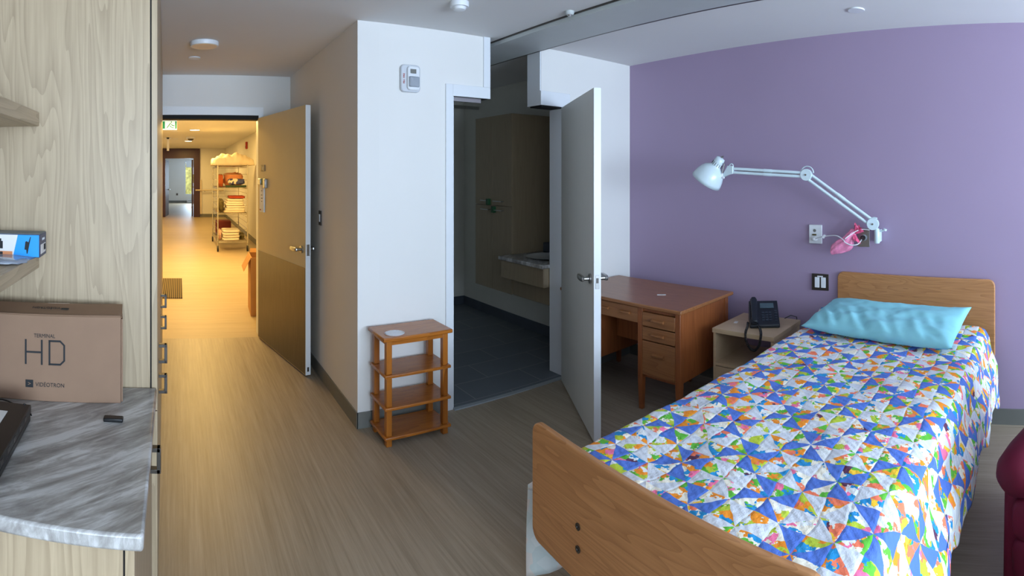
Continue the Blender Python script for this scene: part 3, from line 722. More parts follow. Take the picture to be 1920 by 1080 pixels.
for z in (0.34, 0.46, 0.58, 0.70, 0.95, 1.08, 1.20, 1.48, 1.60):
    m.tube([(-cx, -cy, z), (-cx, cy, z)], 0.0042, 4); m.tube([(-cx, cy, z), (cx, cy, z)], 0.0042, 4)
    if z in (0.34, 0.46, 1.60): m.tube([(-cx, -cy, z), (cx, -cy, z)], 0.0042, 4)
    m.tube([(cx, -cy, z), (cx, cy, z)], 0.0042, 4)
m.build('side_wires', 'chrome', ca)

def pile(name, x, y, z, sx, sy, h, mat, label, cat, e=0.35, wob=0.1, wf=2.5, seed=0, group=None, rz=0):
    m = MB(); m.blob((0, 0, 0), (sx/2, sy/2, h/2), e, 28, 14, wob=wob, wf=wf, seed=seed)
    zs = min(v.z for v in m.v)
    m2 = [TR(x, y, z-zs) @ R(rz, 'Z') @ v for v in m.v]; m.v = m2
    return tag(m.build(name, mat, smooth=True), label, cat, group)
X0, Y0 = 1.12, 11.85
def crumple(name, x, y, z, sx, sy, h, mat, label, cat, seed):
    def fn(u, v):
        a, b = 2*u-1, 2*v-1
        k = max(0.0, (1-abs(a)**4))*max(0.0, (1-abs(b)**4))
        n = mn.fractal(Vector((a*2.2+seed, b*2.2, seed)), 1.0, 2.0, 4)
        return (x+a*sx/2*(1+0.08*n), y+b*sy/2*(1+0.05*n), z+0.006+h*k**0.3*(0.60+0.30*n+0.18*mn.noise(Vector((a*6, b*6, 1)))+0.22*(1-a*a)))
    o = MB().grid(fn, 40, 40).build(name, mat, smooth=True, solid=0.004)
    return tag(o, label, cat)
crumple('blanket', X0+0.02, 11.55, 1.785, 0.86, 1.05, 0.27, 'linen', 'crumpled cream blanket heaped on top of the wire cart', 'blanket', 3.3)
pile('linen_bundle', X0+0.06, 11.58, 1.335, 0.40, 0.6, 0.28, 'peach', 'rumpled peach bundle on the second cart shelf', 'linen', 0.6, 0.25, 3, 5)
pile('linen_bundle', X0-0.225, 11.45, 1.335, 0.11, 0.4, 0.26, 'orange', 'orange brown bundle at the left of the second cart shelf', 'linen', 0.5, 0.2, 3, 9)
m = MB(); m.blob((X0+0.08, 11.13, 1.448), (0.17, 0.07, 0.062), 0.6, 24, 12, wob=0.3, seed=2, mt=None)
tag(m.build('folded_cloth', 'bluewhite', smooth=True), 'blue and white cloth tucked in front of the peach bundle', 'cloth')
tag(MB().box(X0-0.14, X0+0.29, 11.03, 11.12, 1.333, 1.375).build('basket_tray', 'dkgreen', bevel=0.004), 'low dark green tray at the front edge of the second cart shelf', 'tray')
for i in range(6):
    h = 0.048
    o = pile('folded_sheet', X0+0.06+0.01*((i*7) % 3-1), 11.35+0.01*((i*5) % 3-1), 0.803+i*h, 0.44-0.02*i, 0.62, h-0.001, 'linen2' if i else 'linen', 'folded white sheet on the third cart shelf, %s of its stack' % ['lowest', 'second lowest', 'third from the bottom', 'fourth from the bottom', 'fifth from the bottom', 'topmost'][i], 'sheet', 0.25, 0.05, 3, i, 'folded sheets on the third cart shelf')
pile('folded_towel', X0+0.10, 11.3, 1.097, 0.34, 0.5, 0.05, 'redband', 'rust red towel on top of the folded sheets', 'towel', 0.3, 0.15, 3, 4)
pile('linen_bundle', X0-0.225, 11.3, 0.803, 0.11, 0.4, 0.26, 'olive', 'dark olive and white bunched cloth at the left of the third cart shelf', 'linen', 0.7, 0.3, 4, 11)
pile('folded_case', X0-0.10, 12.2, 0.225, 0.34, 0.4, 0.33, 'maroon', 'maroon fabric case at the back of the bottom cart shelf', 'case', 0.2, 0.0, 1, 1)
for i in range(4):
    pile('folded_sheet', X0-0.03+0.008*(i % 2), 11.3, 0.223+i*0.055, 0.36, 0.55, 0.053, 'linen2', 'folded white sheet on the bottom cart shelf, %s of its stack' % ['lowest', 'second lowest', 'second highest', 'topmost'][i], 'sheet', 0.3, 0.06, 3, i+20, 'folded sheets on the bottom cart shelf')
pile('linen_bundle', X0-0.248, 11.35, 0.223, 0.07, 0.45, 0.20, 'rosecloth', 'pale rose cloth at the left of the bottom cart shelf', 'linen', 0.7, 0.25, 4, 14)
pile('linen_bundle', X0+0.230, 11.4, 0.223, 0.10, 0.4, 0.12, 'olive', 'dark cloth at the right of the bottom cart shelf', 'linen', 0.7, 0.25, 4, 17)

# ================================================================== CEILING THINGS OF THE ROOM
disc('ceiling_light', 0.19, 3.92, 0.106, 'round flush white ceiling light in the entry with a warm lens', 'ceiling light', 'white', 'lightlens', 0.03)
disc('concealed_sprinkler', 0.13, 4.43, 0.05, 'small flat round sprinkler cover on the entry ceiling', 'sprinkler', 'white', None, 0.008)
disc('concealed_sprinkler', 3.0, 0.93, 0.05, 'small round sprinkler cover on the ceiling above the bed', 'sprinkler', 'white', None, 0.008)
sd = disc('smoke_detector', 1.51, 2.60, 0.055, 'white smoke detector on the bedroom ceiling, cut by the top of the picture', 'smoke detector', 'white', None, 0.03)
MB().lathe([(0.018, -0.02), (0.034, -0.014), (0.040, 0)], (0, 0, 0), 20).build('sensor', 'white', sd, smooth='auto')
sp = thing('sprinkler_head', (2.125, 2.36, CE-0.03), 'small white sprinkler head beside the ceiling track', 'sprinkler')
MB().lathe([(0.020, 0.008), (0.026, 0.014), (0.030, 0.0295)], (0, 0, 0), 20).build('cap', 'trackgrey', sp, smooth='auto')
MB().lathe([(0.010, 0.0), (0.014, 0.0079)], (0, 0, 0), 12).build('deflector', 'steel', sp)

# strobe on the wall
st = thing('fire_strobe', (1.462, YW, 2.135), 'white fire alarm strobe with red lettering on the wall left of the bathroom', 'alarm')
MB().prism(rr(-0.069, 0.069, 0, 0.178, 0.026), -0.028, -0.0003, 'y').build('back_plate', 'strobeplate', st, bevel=0.006)
MB().prism(rr(-0.030, 0.056, 0.012, 0.166, 0.02), -0.046, -0.0281, 'y').build('face', 'white', st, bevel=0.005)
MB().box(-0.024, 0.048, -0.062, -0.0501, 0.030, 0.098).build('lens', 'glass', st, bevel=0.008)
MB().box(-0.016, 0.040, -0.0506, -0.050, 0.036, 0.092).build('reflector', 'steel', st)
MB().box(-0.012, 0.028, -0.0512, -0.0501, 0.118, 0.146).build('sounder', 'base', st)
text('lettering', 'FEU  FIRE', 0.0165, 'red', st, TR(-0.044, -0.0288, 0.052) @ R(pi/2, 'Y') @ R(pi, 'Y') @ RX, 1.0, bold=0.0004)

# ================================================================== BATHROOM THINGS
tc = thing('bathroom_cabinet', (2.87, 3.96, 0.5), 'tall wall-hung beige cabinet in the dark bathroom', 'cabinet')
Hc = 1.66
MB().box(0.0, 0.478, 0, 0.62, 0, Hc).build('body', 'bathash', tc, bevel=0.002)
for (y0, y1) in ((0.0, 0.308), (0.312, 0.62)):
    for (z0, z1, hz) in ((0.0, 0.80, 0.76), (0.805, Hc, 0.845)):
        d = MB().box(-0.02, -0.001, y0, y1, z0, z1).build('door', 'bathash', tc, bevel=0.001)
        ym = 0.20 if y0 == 0 else 0.42
        MB().tube([(-0.02, ym-0.07, hz), (-0.045, ym-0.07, hz), (-0.045, ym+0.07, hz), (-0.02, ym+0.07, hz)], 0.005, 6).build('handle', 'steel', d)
for y, z in ((0.36, 0.835), (0.27, 0.765)):
    MB().box(-0.055, -0.0201, y-0.02, y+0.02, z-0.03, z+0.03).build('child_latch', 'handletag', tc, bevel=0.004)
va = thing('vanity', (2.70, 3.34, 0.60), 'wall-hung beige vanity with pale top and basin in the bathroom', 'vanity')
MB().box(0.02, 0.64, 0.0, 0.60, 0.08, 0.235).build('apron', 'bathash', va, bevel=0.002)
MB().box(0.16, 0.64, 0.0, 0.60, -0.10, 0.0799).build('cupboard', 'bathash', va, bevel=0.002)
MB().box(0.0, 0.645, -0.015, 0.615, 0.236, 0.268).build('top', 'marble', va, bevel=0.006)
MB().lathe([(0.13, 0.0), (0.20, 0.014), (0.205, 0.016), (0.19, 0.010), (0.12, 0.001), (0.02, 0.0005)], (0.30, 0.27, 0.2685), 28, mt=None).build('basin', 'basin', va, smooth=True)
MB().tube([(0.56, 0.27, 0.268), (0.56, 0.27, 0.40), (0.52, 0.27, 0.43), (0.45, 0.27, 0.41)], 0.012, 10).build('faucet', 'chrome', va, smooth='auto')
tag(MB().box(3.17, 3.30, 3.75, 3.90, 0.869, 0.96).build('soap_box', 'slate_base', bevel=0.01), 'dark small box standing on the bathroom vanity by the tall cabinet', 'box')
tag(MB().box(3.335, 3.349, 3.36, 3.92, 1.05, 2.0).build('mirror', 'steel'), 'mirror on the bathroom wall above the vanity', 'mirror')
cr = thing('curtain_rail', (2.9, 5.3, 2.36), 'grey rail below the bathroom ceiling behind the tall cabinet', 'rail')
MB().box(-0.05, 0.44, 0, 0.03, 0, 0.035).build('rail', 'steel', cr); MB().box(0.0, 0.03, 0, 0.03, 0.035, 0.21).build('hanger', 'steel', cr)

# ================================================================== SMALL WOODEN STAND
bs = thing('wooden_shelf_stand', (1.185, 2.885, 0), 'small four-tier orange stained wooden shelf stand against the white wall', 'shelf stand', 0.0)
SW, SD = 0.41, 0.235
MB().box(-0.025, SW+0.025, -0.018, SD+0.012, 0.622, 0.645).build('top', 'teak', bs, bevel=0.005)
for i, z in enumerate((0.425, 0.235, 0.062)):
    MB().box(-0.014, SW+0.014, -0.016, SD+0.006, z-0.018, z).build('shelf', 'teak', bs, bevel=0.004)
for x in (0, SW-0.036):
    for y in (0, SD-0.036):
        m = MB()
        # post turned slightly thinner below the lowest shelf
        m.box(x, x+0.036, y, y+0.036, 0.0, 0.0439)
        m.box(x, x+0.036, y, y+0.036, 0.0621, 0.2169).box(x, x+0.036, y, y+0.036, 0.2351, 0.4069).box(x, x+0.036, y, y+0.036, 0.4251, 0.6219)
        m.build('post', 'teakz', bs, bevel=0.003)
MB().box(0.036, SW-0.036, 0.004, 0.016, 0.595, 0.6219).box(0.004, 0.016, 0.036, SD-0.036, 0.595, 0.6219).box(SW-0.016, SW-0.004, 0.036, SD-0.036, 0.595, 0.6219).build('apron', 'teak', bs)
dy = MB()
for i in range(9):
    r_ = 0.048*(1-((i-4)/4.6)**2)**0.5
    dy.box(-r_*1.15, r_*1.15, (i-4)*0.0105-0.0028, (i-4)*0.0105+0.0028, 0, 0.003)
dy.tube([(0.06*cos(a*pi/14), 0.052*sin(a*pi/14), 0.002) for a in range(29)], 0.002, 5)
dy.v = [TR(1.262, 2.945, 0.6456) @ v for v in dy.v]
tag(dy.build('coaster', 'white'), 'white slatted oval coaster on the wooden stand', 'coaster')

# ================================================================== DESK
dk = thing('wooden_desk', (2.78, 2.03, 0), 'brown wooden pedestal desk behind the open bathroom door', 'desk', radians(1.5))
DXL, DYL = 0.62, 1.07
MB().box(-0.035, DXL+0.04, -0.03, DYL+0.03, 0.700, 0.725).build('top', 'desk', dk, bevel=0.006)
for (y0, y1) in ((0.0, 0.345), (DYL-0.30, DYL)):
    c = MB()
    c.box(0.012, DXL, y0+0.004, y0+0.018, 0.235, 0.6995).box(0.012, DXL, y1-0.018, y1-0.004, 0.235, 0.6995).box(DXL-0.012, DXL, y0+0.018, y1-0.018, 0.235, 0.6995)
    c.box(0.012, DXL-0.012, y0+0.018, y1-0.018, 0.225, 0.24).box(0.012, DXL-0.012, y0+0.018, y1-0.018, 0.670, 0.6995)
    c.build('pedestal', 'deskz', dk)
    for x in (-0.004, DXL-0.036):
        for y in (y0-0.004, y1-0.036):
            p = MB(); p.add([(x+0.006, y+0.006, 0), (x+0.034, y+0.006, 0), (x+0.034, y+0.034, 0), (x+0.006, y+0.034, 0),
                              (x, y, 0.22), (x+0.04, y, 0.22), (x+0.04, y+0.04, 0.22), (x, y+0.04, 0.22),
                              (x, y, 0.6993), (x+0.04, y, 0.6993), (x+0.04, y+0.04, 0.6993), (x, y+0.04, 0.6993)],
                             [(3, 2, 1, 0), (8, 9, 10, 11)]+[(a+b, a+(b+1) % 4, a+4+(b+1) % 4, a+4+b) for a in (0, 4) for b in range(4)])
            p.build('leg', 'deskz', dk, bevel=0.002)
    for z0, z1 in ((0.245, 0.475), (0.483, 0.568), (0.576, 0.668)):
        d = MB().box(-0.006, 0.012, y0+0.038, y1-0.038, z0, z1).box(0.012, DXL-0.05, y0+0.04, y1-0.04, z0+0.008, z1-0.012).build('drawer', 'desk', dk, bevel=0.002)
        ym = (y0+y1)/2; zm = (z0+z1)/2 + (0.03 if z1-z0 > 0.15 else 0)
        MB().prism([(-0.0065, zm-0.010), (-0.026, zm-0.004), (-0.026, zm+0.008), (-0.0065, zm+0.012)], ym-0.05, ym+0.05, 'y').build('pull', 'desk', d, bevel=0.002)
d = MB().box(-0.003, 0.015, 0.350, DYL-0.306, 0.585, 0.690).build('drawer', 'desk', dk, bevel=0.002)
for ym in (0.46, 0.66): MB().prism([(-0.0035, 0.632), (-0.022, 0.636), (-0.022, 0.648), (-0.0035, 0.652)], ym-0.045, ym+0.045, 'y').build('pull', 'desk', d, bevel=0.002)
MB().box(0.25, 0.264, 0.350, DYL-0.306, 0.36, 0.6995).build('modesty_panel', 'deskz', dk)
tag(MB().box(-0.032, 0.032, -0.010, 0.010, 0.7255, 0.7275, mt=TR(3.045, 2.39, 0) @ R(-0.9, 'Z')).build('paper_slip', 'paper'), 'small white paper slip lying on the desk top', 'paper')

# ================================================================== NIGHTSTAND + PHONE
ns = thing('nightstand', (3.00, 1.47, 0), 'pale laminate nightstand with open shelf between the desk and the bed', 'nightstand', 0.02)
NW, ND, NH = 0.44, 0.44, 0.58
MB().box(-0.006, ND, -0.006, NW+0.006, NH-0.03, NH).build('top', 'maple', ns, bevel=0.002)
MB().box(0, ND-0.004, 0, 0.018, 0.0, NH-0.0301).build('side_panel', 'maple', ns); MB().box(0, ND-0.004, NW-0.018, NW, 0.0, NH-0.0301).build('side_panel', 'maple', ns)
MB().box(0.0, ND-0.004, 0.018, NW-0.018, 0.335, 0.352).build('shelf', 'maple', ns)
MB().box(0.001, ND-0.004, 0.018, NW-0.018, 0.03, 0.045).build('bottom', 'maple', ns)
MB().box(ND-0.012, ND-0.004, 0.018, NW-0.018, 0.045, 0.335).build('back_panel', 'maple', ns)
d = MB().box(-0.004, 0.014, 0.020, NW-0.020, 0.05, 0.330).build('door', 'maple', ns, bevel=0.001)
MB().tube([(-0.004, 0.10, 0.20), (-0.028, 0.10, 0.20), (-0.028, 0.10, 0.30), (-0.004, 0.10, 0.30)], 0.004, 6).build('handle', 'steel', d)
tag(MB().box(-0.022, 0.022, -0.012, 0.012, 0.5805, 0.5825, mt=TR(3.18, 1.845, 0) @ R(0.3, 'Z')).build('paper_slip', 'paper'), 'tiny white slip beside the phone on the nightstand', 'paper')
ph = thing('desk_phone', (3.24, 1.655, 0.581), 'dark corded office phone on the nightstand', 'phone', -1.02)
# local: x to the phone's right, y away from the user; face tilts up toward the user
tilt = radians(38)
MB().prism([(-0.105, 0.0), (0.10, 0.0), (0.10, 0.13), (0.085, 0.138), (-0.105, 0.022)], -0.105, 0.095, 'x').build('base', 'phone', ph, bevel=0.006)
FM = TR(0, -0.105, 0.022) @ R(math.atan2(0.116, 0.19), 'X')
m = MB(); m.box(-0.03, 0.065, 0.150, 0.195, 0.0005, 0.004, mt=FM); m.build('screen', 'screen', ph, bevel=0.001)
for r_ in range(4):
    for c_ in range(3):
        m = MB().box(-0.020+c_*0.024, -0.004+c_*0.024, 0.035+r_*0.022, 0.048+r_*0.022, 0.0005, 0.005, mt=FM); m.build('key', 'phonekey', ph, bevel=0.001)
for r_ in range(5):
    m = MB().box(0.066, 0.082, 0.03+r_*0.022, 0.040+r_*0.022, 0.0005, 0.004, mt=FM); m.build('key', 'phonekey', ph, bevel=0.001)
m = MB(); m.blob((-0.073, 0.105, 0.036), (0.022, 0.115, 0.013), 0.5, 18, 12, mt=FM); m.blob((-0.073, 0.02, 0.020), (0.025, 0.028, 0.016), 0.5, 16, 10, mt=FM); m.blob((-0.073, 0.19, 0.020), (0.025, 0.028, 0.016), 0.5, 16, 10, mt=FM)
m.build('handset', 'phone', ph, smooth=True)
# coiled cord hanging over the nightstand edge (part of the phone)
def coil(pts, r, turns, tr, n=6):
    P = [Vector(p) for p in pts]
    def at(t):
        t *= len(P)-1; i = min(int(t), len(P)-2); f = t-i
        p0 = P[max(i-1, 0)]; p1 = P[i]; p2 = P[i+1]; p3 = P[min(i+2, len(P)-1)]
        return 0.5*((2*p1)+(p2-p0)*f+(2*p0-5*p1+4*p2-p3)*f*f+(3*p1-p0-3*p2+p3)*f**3)
    out = []; N = turns*8
    for k in range(N+1):
        t = k/N; c = at(t); d = (at(min(t+0.01, 1))-at(max(t-0.01, 0))).normalized()
        a = d.cross(Vector((1, 0.3, 0.1))).normalized(); b = d.cross(a); th = 2*pi*k/8
        out.append(c+(a*cos(th)+b*sin(th))*r)
    return MB().tube(out, tr, n)
inv = (Matrix.Translation((3.24, 1.655, 0.581)) @ R(-1.02, 'Z')).inverted()
wp = [(3.15, 1.735, 0.600), (3.08, 1.70, 0.596), (2.985, 1.66, 0.592), (2.966, 1.65, 0.55), (2.966, 1.62, 0.50), (2.966, 1.585, 0.49), (2.966, 1.555, 0.525), (2.966, 1.545, 0.565), (2.985, 1.55, 0.594), (3.07, 1.60, 0.594), (3.15, 1.66, 0.597)]
c = coil([inv @ Vector(p) for p in wp], 0.0062, 60, 0.0030, 5); c.build('coiled_cord', 'black', ph, smooth=True)
tag(MB().tube([(3.36, 1.56, 0.60), (3.40, 1.53, 0.615), (3.43, 1.50, 0.60), (3.455, 1.50, 0.50), (3.465, 1.50, 0.30)], 0.003, 6).build('phone_line', 'black', smooth=True), 'thin black line leaving the back of the phone', 'cable')

# ================================================================== WALL PLATES, LAMP
o1 = thing('wall_outlet', (WX(1.375), 1.375, 1.115), 'white outlet plate with a plug on the mauve wall left of the lamp', 'outlet', 0.053)
MB().box(-0.014, -0.0005, -0.048, 0.048, 0, 0.132).build('plate', 'white', o1, bevel=0.004)
MB().lathe([(0.010, 0), (0.011, 0.002)], (-0.0142, 0.005, 0.092), 16, (-1, 0, 0)).build('jack', 'base', o1)
MB().box(-0.020, -0.0141, -0.008, 0.022, 0.058, 0.068).build('mark', 'olive', o1)
sw2 = thing('light_switch', (WX(1.34), 1.34, 0.79), 'double rocker switch in a metal plate on the mauve wall left of the headboard', 'light switch', 0.053)
MB().box(-0.008, -0.0005, -0.062, 0.062, 0, 0.115).build('plate', 'darkmetal', sw2, bevel=0.002)
for y in (-0.024, 0.022): MB().box(-0.014, -0.0081, y-0.017, y+0.017, 0.020, 0.092).build('rocker', 'white', sw2, bevel=0.002)
MB().box(-0.013, -0.0081, -0.02, 0.02, 0.094, 0.102).build('tab', 'white', sw2)
o2 = thing('wall_outlet', (WX(1.02), 1.02, 1.11), 'brushed steel outlet plate behind the pink plastic bag', 'outlet', 0.053)
MB().box(-0.009, -0.0005, -0.042, 0.04, 0, 0.125).build('plate', 'steel', o2, bevel=0.002)
MB().lathe([(0.018, 0), (0.018, 0.02), (0.010, 0.034)], (-0.0092, 0.0, 0.062), 16, (-1, 0, 0)).build('plug', 'darkmetal', o2, smooth='auto')
MB().lathe([(0.021, 0.004), (0.021, 0.012)], (-0.0092, -0.006, 0.064), 16, (-1, 0, 0)).build('plug_collar', 'lamp', o2)

lp = thing('swing_arm_lamp', (3.405, 0.905, 1.15), 'white articulated lamp reaching out from a clamp on the mauve wall', 'lamp')
O = Vector((3.405, 0.905, 1.15))
def W(*p): return Vector(p)-O
B0 = W(3.375, 0.930, 1.275); EL = W(3.31, 1.375, 1.597); HJ = W(3.21, 1.905, 1.628)
m = MB(); m.lathe([(0.017, 0), (0.019, 0.004), (0.019, 0.085), (0.013, 0.097)], (-0.02, 0, -0.002), 16); m.build('clamp_sleeve', 'lamp', lp, smooth='auto')
MB().box(-0.005, 0.045, -0.016, 0.016, 0.004, 0.085).build('wall_bracket', 'lamp', lp, bevel=0.003)
MB().tube([(-0.02, 0, 0.075), (-0.022, -0.045, 0.082)], 0.006, 8).lathe([(0.013, 0), (0.013, 0.012)], (-0.022, -0.052, 0.083), 12, (0, -0.3, 1)).build('thumb_screw', 'lamp', lp, smooth='auto')
MB().tube([(-0.02, 0, 0.095), (-0.02, 0.0, 0.115), B0], 0.007, 8).build('post', 'lamp', lp, smooth=True)
def plate(c, r, nm, th=0.03):
    return MB().lathe([(r*0.96, -th/2), (r, -th/2+0.003), (r, th/2-0.003), (r*0.96, th/2)], c, 28, (1, 0.1, 0)).build(nm, 'lamp', lp, smooth='auto')
plate(B0, 0.040, 'base_joint', 0.034); plate(EL, 0.040, 'elbow_joint', 0.034)
MB().lathe([(0.006, 0), (0.006, 0.006)], B0-Vector((0.018, 0.002, 0)), 8, (-1, 0, 0)).build('screw', 'steel', lp)
MB().lathe([(0.006, 0), (0.006, 0.006)], EL-Vector((0.018, 0.002, 0)), 8, (-1, 0, 0)).build('screw', 'steel', lp)
MB().tube([EL+Vector((0.0, 0.04*cos(a), 0.04*sin(a)))*1.15+Vector((0, -0.005, 0.012)) for a in [pi*k/12 for k in range(13)]], 0.004, 6).build('spring', 'lamp', lp, smooth=True)
MB().tube([B0+Vector((0.0, 0.04*cos(a), 0.04*sin(a)))*1.05+Vector((0, -0.008, 0.0)) for a in [-pi/3+pi*k/12 for k in range(13)]], 0.004, 6).build('spring', 'lamp', lp, smooth=True)
def bars(a, b, off, nm):
    d = (b-a).normalized(); up = Vector((1, 0, 0)).cross(d).normalized()
    for s in (-1, 1):
        m = MB().tube([a+up*off*s+d*0.02, b+up*off*s-d*0.015], 0.0100, 8)
        mid = (a+b)/2+up*off*s
        m.tube([mid-d*0.03, mid+d*0.03], 0.0118, 8)
        m.build(nm, 'lamp', lp, smooth='auto')
    MB().tube([a+d*0.05, b-d*0.05], 0.0022, 5).build('inner_rod', 'steel', lp)
bars(B0, EL, 0.019, 'arm_bar'); bars(EL, HJ, 0.013, 'arm_bar')
# head bracket, knob, shade
m = MB().prism([(-0.02, 0.03), (0.022, 0.034), (0.05, -0.01), (0.078, -0.046), (0.055, -0.05), (0.01, -0.03), (-0.02, -0.024)], -0.010, 0.010, 'x', mt=Matrix.Translation(HJ)); m.build('head_bracket', 'lamp', lp, bevel=0.003)
MB().tube([HJ+Vector((0, 0.015*cos(a)-0.005, 0.028+0.018*sin(a))) for a in [pi*k/8 for k in range(9)]], 0.004, 6).build('spring', 'lamp', lp, smooth=True)
KN = HJ+Vector((-0.01, 0.072, -0.045)); k = MB()
for i in range(4):
    a = i*pi/2+0.3; k.tube([KN, KN+Vector((0, 0.026*cos(a), 0.026*sin(a)))], [0.010, 0.007], 8)
k.build('knob', 'white', lp, smooth='auto')
AX = Vector((-0.06, 0.58, -0.80)).normalized()      # direction the shade opens toward
TOP = HJ+Vector((-0.01, 0.075, 0.085))
sh = MB(); pr = [(0.018, -0.005), (0.032, 0.0), (0.036, 0.03), (0.038, 0.062), (0.052, 0.074), (0.074, 0.090), (0.091, 0.115), (0.103, 0.145), (0.110, 0.175), (0.114, 0.200)]
pr2 = pr+[(0.111, 0.200), (0.107, 0.176), (0.100, 0.147), (0.088, 0.118), (0.071, 0.093), (0.050, 0.079), (0.034, 0.07), (0.01, 0.066)]
sh.lathe(pr2, TOP, 40, AX); sh.build('lamp_shade', 'lamp', lp, smooth=True)
bl = MB(); bl.lathe([(0.012, 0.067), (0.020, 0.085), (0.03, 0.11), (0.03, 0.125), (0.018, 0.142), (0.004, 0.147)], TOP, 20, AX); bl.build('bulb', 'white', lp, smooth=True)
q = Vector((0, 0, 1)).rotation_difference(AX).to_matrix(); vn = MB()
for i in range(14):
    a = 2*pi*i/14; c0 = q @ Vector((0.0372*cos(a), 0.0372*sin(a), 0.036)); c1 = q @ Vector((0.0395*cos(a), 0.0395*sin(a), 0.060))
    vn.tube([TOP+c0, TOP+c1], 0.0016, 4)
vn.build('vent_slots', 'darkmetal', lp)
MB().tube([TOP+AX*0.03, TOP+Vector((0, -0.03, -0.04)), KN], 0.006, 6).build('head_stem', 'steel', lp)
MB().tube([TOP-AX*0.006, TOP-AX*0.018+Vector((0, -0.008, 0))], [0.008, 0.006], 8).build('switch', 'steel', lp)
# cord (part of the lamp): bag side and outlet side
def smooth_pts(P, n=8):
    P = [Vector(p) for p in P]; out = []
    for i in range(len(P)-1):
        p0 = P[max(i-1, 0)]; p1 = P[i]; p2 = P[i+1]; p3 = P[min(i+2, len(P)-1)]
        for k in range(n):
            f = k/n; out.append(0.5*((2*p1)+(p2-p0)*f+(2*p0-5*p1+4*p2-p3)*f*f+(3*p1-p0-3*p2+p3)*f**3))
    out.append(P[-1]); return out
MB().tube(smooth_pts([W(3.37, 0.955, 1.235), W(3.37, 1.02, 1.235), W(3.345, 1.08, 1.20), W(3.33, 1.11, 1.175)]), 0.0035, 6).build('cord', 'white', lp, smooth=True)
pg = thing('plug_cord', (3.40, 1.2, 1.13), 'white plug cord running from the outlet plate to the pink bag', 'cord')
PO = Vector((3.40, 1.2, 1.13))
m = MB(); m.blob(Vector((3.455, 1.372, 1.150))-PO, (0.020, 0.016, 0.012), 0.5, 14, 8); m.build('plug', 'white', pg, smooth=True)
MB().tube(smooth_pts([Vector(p)-PO for p in [(3.44, 1.365, 1.152), (3.42, 1.32, 1.168), (3.40, 1.28, 1.178), (3.38, 1.22, 1.188), (3.36, 1.17, 1.188), (3.345, 1.125, 1.165), (3.34, 1.11, 1.15), (3.345, 1.07, 1.135), (3.36, 1.03, 1.14), (3.41, 1.018, 1.165)]]), 0.0038, 6).build('wire', 'white', pg, smooth=True)
MB().prism([(0.095, 0.04), (0.080, 0.062), (0.065, 0.058), (0.080, 0.034)], -0.012, -0.008, 'x').build('cord_tag', 'white', pg)
# pink bag
pk = thing('pink_plastic_bag', (3.36, 1.10, 1.06), 'pink plastic bag knotted and hanging from the steel outlet plate', 'bag')
def bagp(u, v):
    a = 2*pi*u; L_ = v
    cx_ = Vector((0.02, 0.125-0.0, 0.0)).lerp(Vector((0.035, -0.055, 0.165)), L_)
    r = 0.004+0.040*sin(pi*min(1, L_*0.98+0.02))**0.7*(1+0.45*mn.noise(Vector((cos(a)*2.2, sin(a)*2.2, L_*4))))*(1-0.22*math.exp(-((L_-0.72)/0.06)**2))*(1+0.16*sin(6*a+5*L_)*min(1, L_*2))
    if L_ > 0.93: r *= 0.5
    cx_ += Vector((0, 0.012*sin(L_*7), 0.010*sin(L_*9+1)))
    return cx_+Vector((0.55*cos(a), 0.55*sin(a), 0.85*sin(a)))*r+Vector((0, 0, 0.006*sin(5*a)*L_))
MB().grid(bagp, 28, 26).build('body', 'pink', pk, smooth=True)
def knotp(u, v):
    a = 2*pi*u; c = Vector((0.030, -0.045, 0.150)).lerp(Vector((0.020, -0.072, 0.190)), v)
    r_ = 0.010+0.026*v*(1+0.4*sin(5*a+1)+0.25*mn.noise(Vector((cos(a)*3, sin(a)*3, v*3))))
    return c+(Vector((0.6, 0, 0))*cos(a)+Vector((0, 0.75, 0.55))*sin(a))*r_+Vector((0, 0, 0.008*sin(7*a)*v))
def knotq(u, v):
    a = 2*pi*u; c = Vector((0.028, -0.040, 0.140)).lerp(Vector((0.012, -0.058, 0.098)), v)
    r_ = 0.010+0.018*v*(1+0.4*sin(4*a)+0.25*mn.noise(Vector((cos(a)*3, sin(a)*3, v*3+7))))
    return c+(Vector((0.6, 0, 0))*cos(a)+Vector((0, 0.8, 0.4))*sin(a))*r_+Vector((0, 0, 0.006*sin(6*a)*v))
m = MB(); m.grid(knotp, 40, 10)
MB().grid(knotq, 36, 10).build('lower_knot', 'pinkd', pk, smooth=True, solid=0.0012)
m.build('knot', 'pinkd', pk, smooth=True, solid=0.0012)

# ================================================================== BED
BRZ = atan2(-0.0892, 0.996)
UX, UY = cos(BRZ), sin(BRZ)
bed = thing('bed', (2.25*UX-1.0*UY, 2.25*UY+1.0*UX, 0), 'adjustable single bed with honey oak headboard and footboard', 'bed', BRZ)
def S(s): return s-2.25
def T(t): return t-1.0
def board(name, s0, s1, t0, t1, z0, z1, r, crown=0.0):
    pts = []
    for (cx_, cz, a0) in ((t1-r, z1-r, 0), (t0+r, z1-r, pi/2), (t0+r, z0+r, pi), (t1-r, z0+r, 3*pi/2)):
        for k in range(7):
            a = a0+k*pi/12; pts.append((cx_+r*cos(a), cz+r*sin(a)))
    return MB().prism([(T(p[0]), p[1]) for p in pts], S(s0), S(s1), 'x').build(name, 'oakx', bed, bevel=0.006, seg=3)
hb_ = board('headboard', 3.335, 3.36, 0.435, 1.51, 0.42, 0.935, 0.045)
fb_ = board('footboard', 1.068, 1.093, 0.515, 1.655, 0.262, 0.695, 0.045)
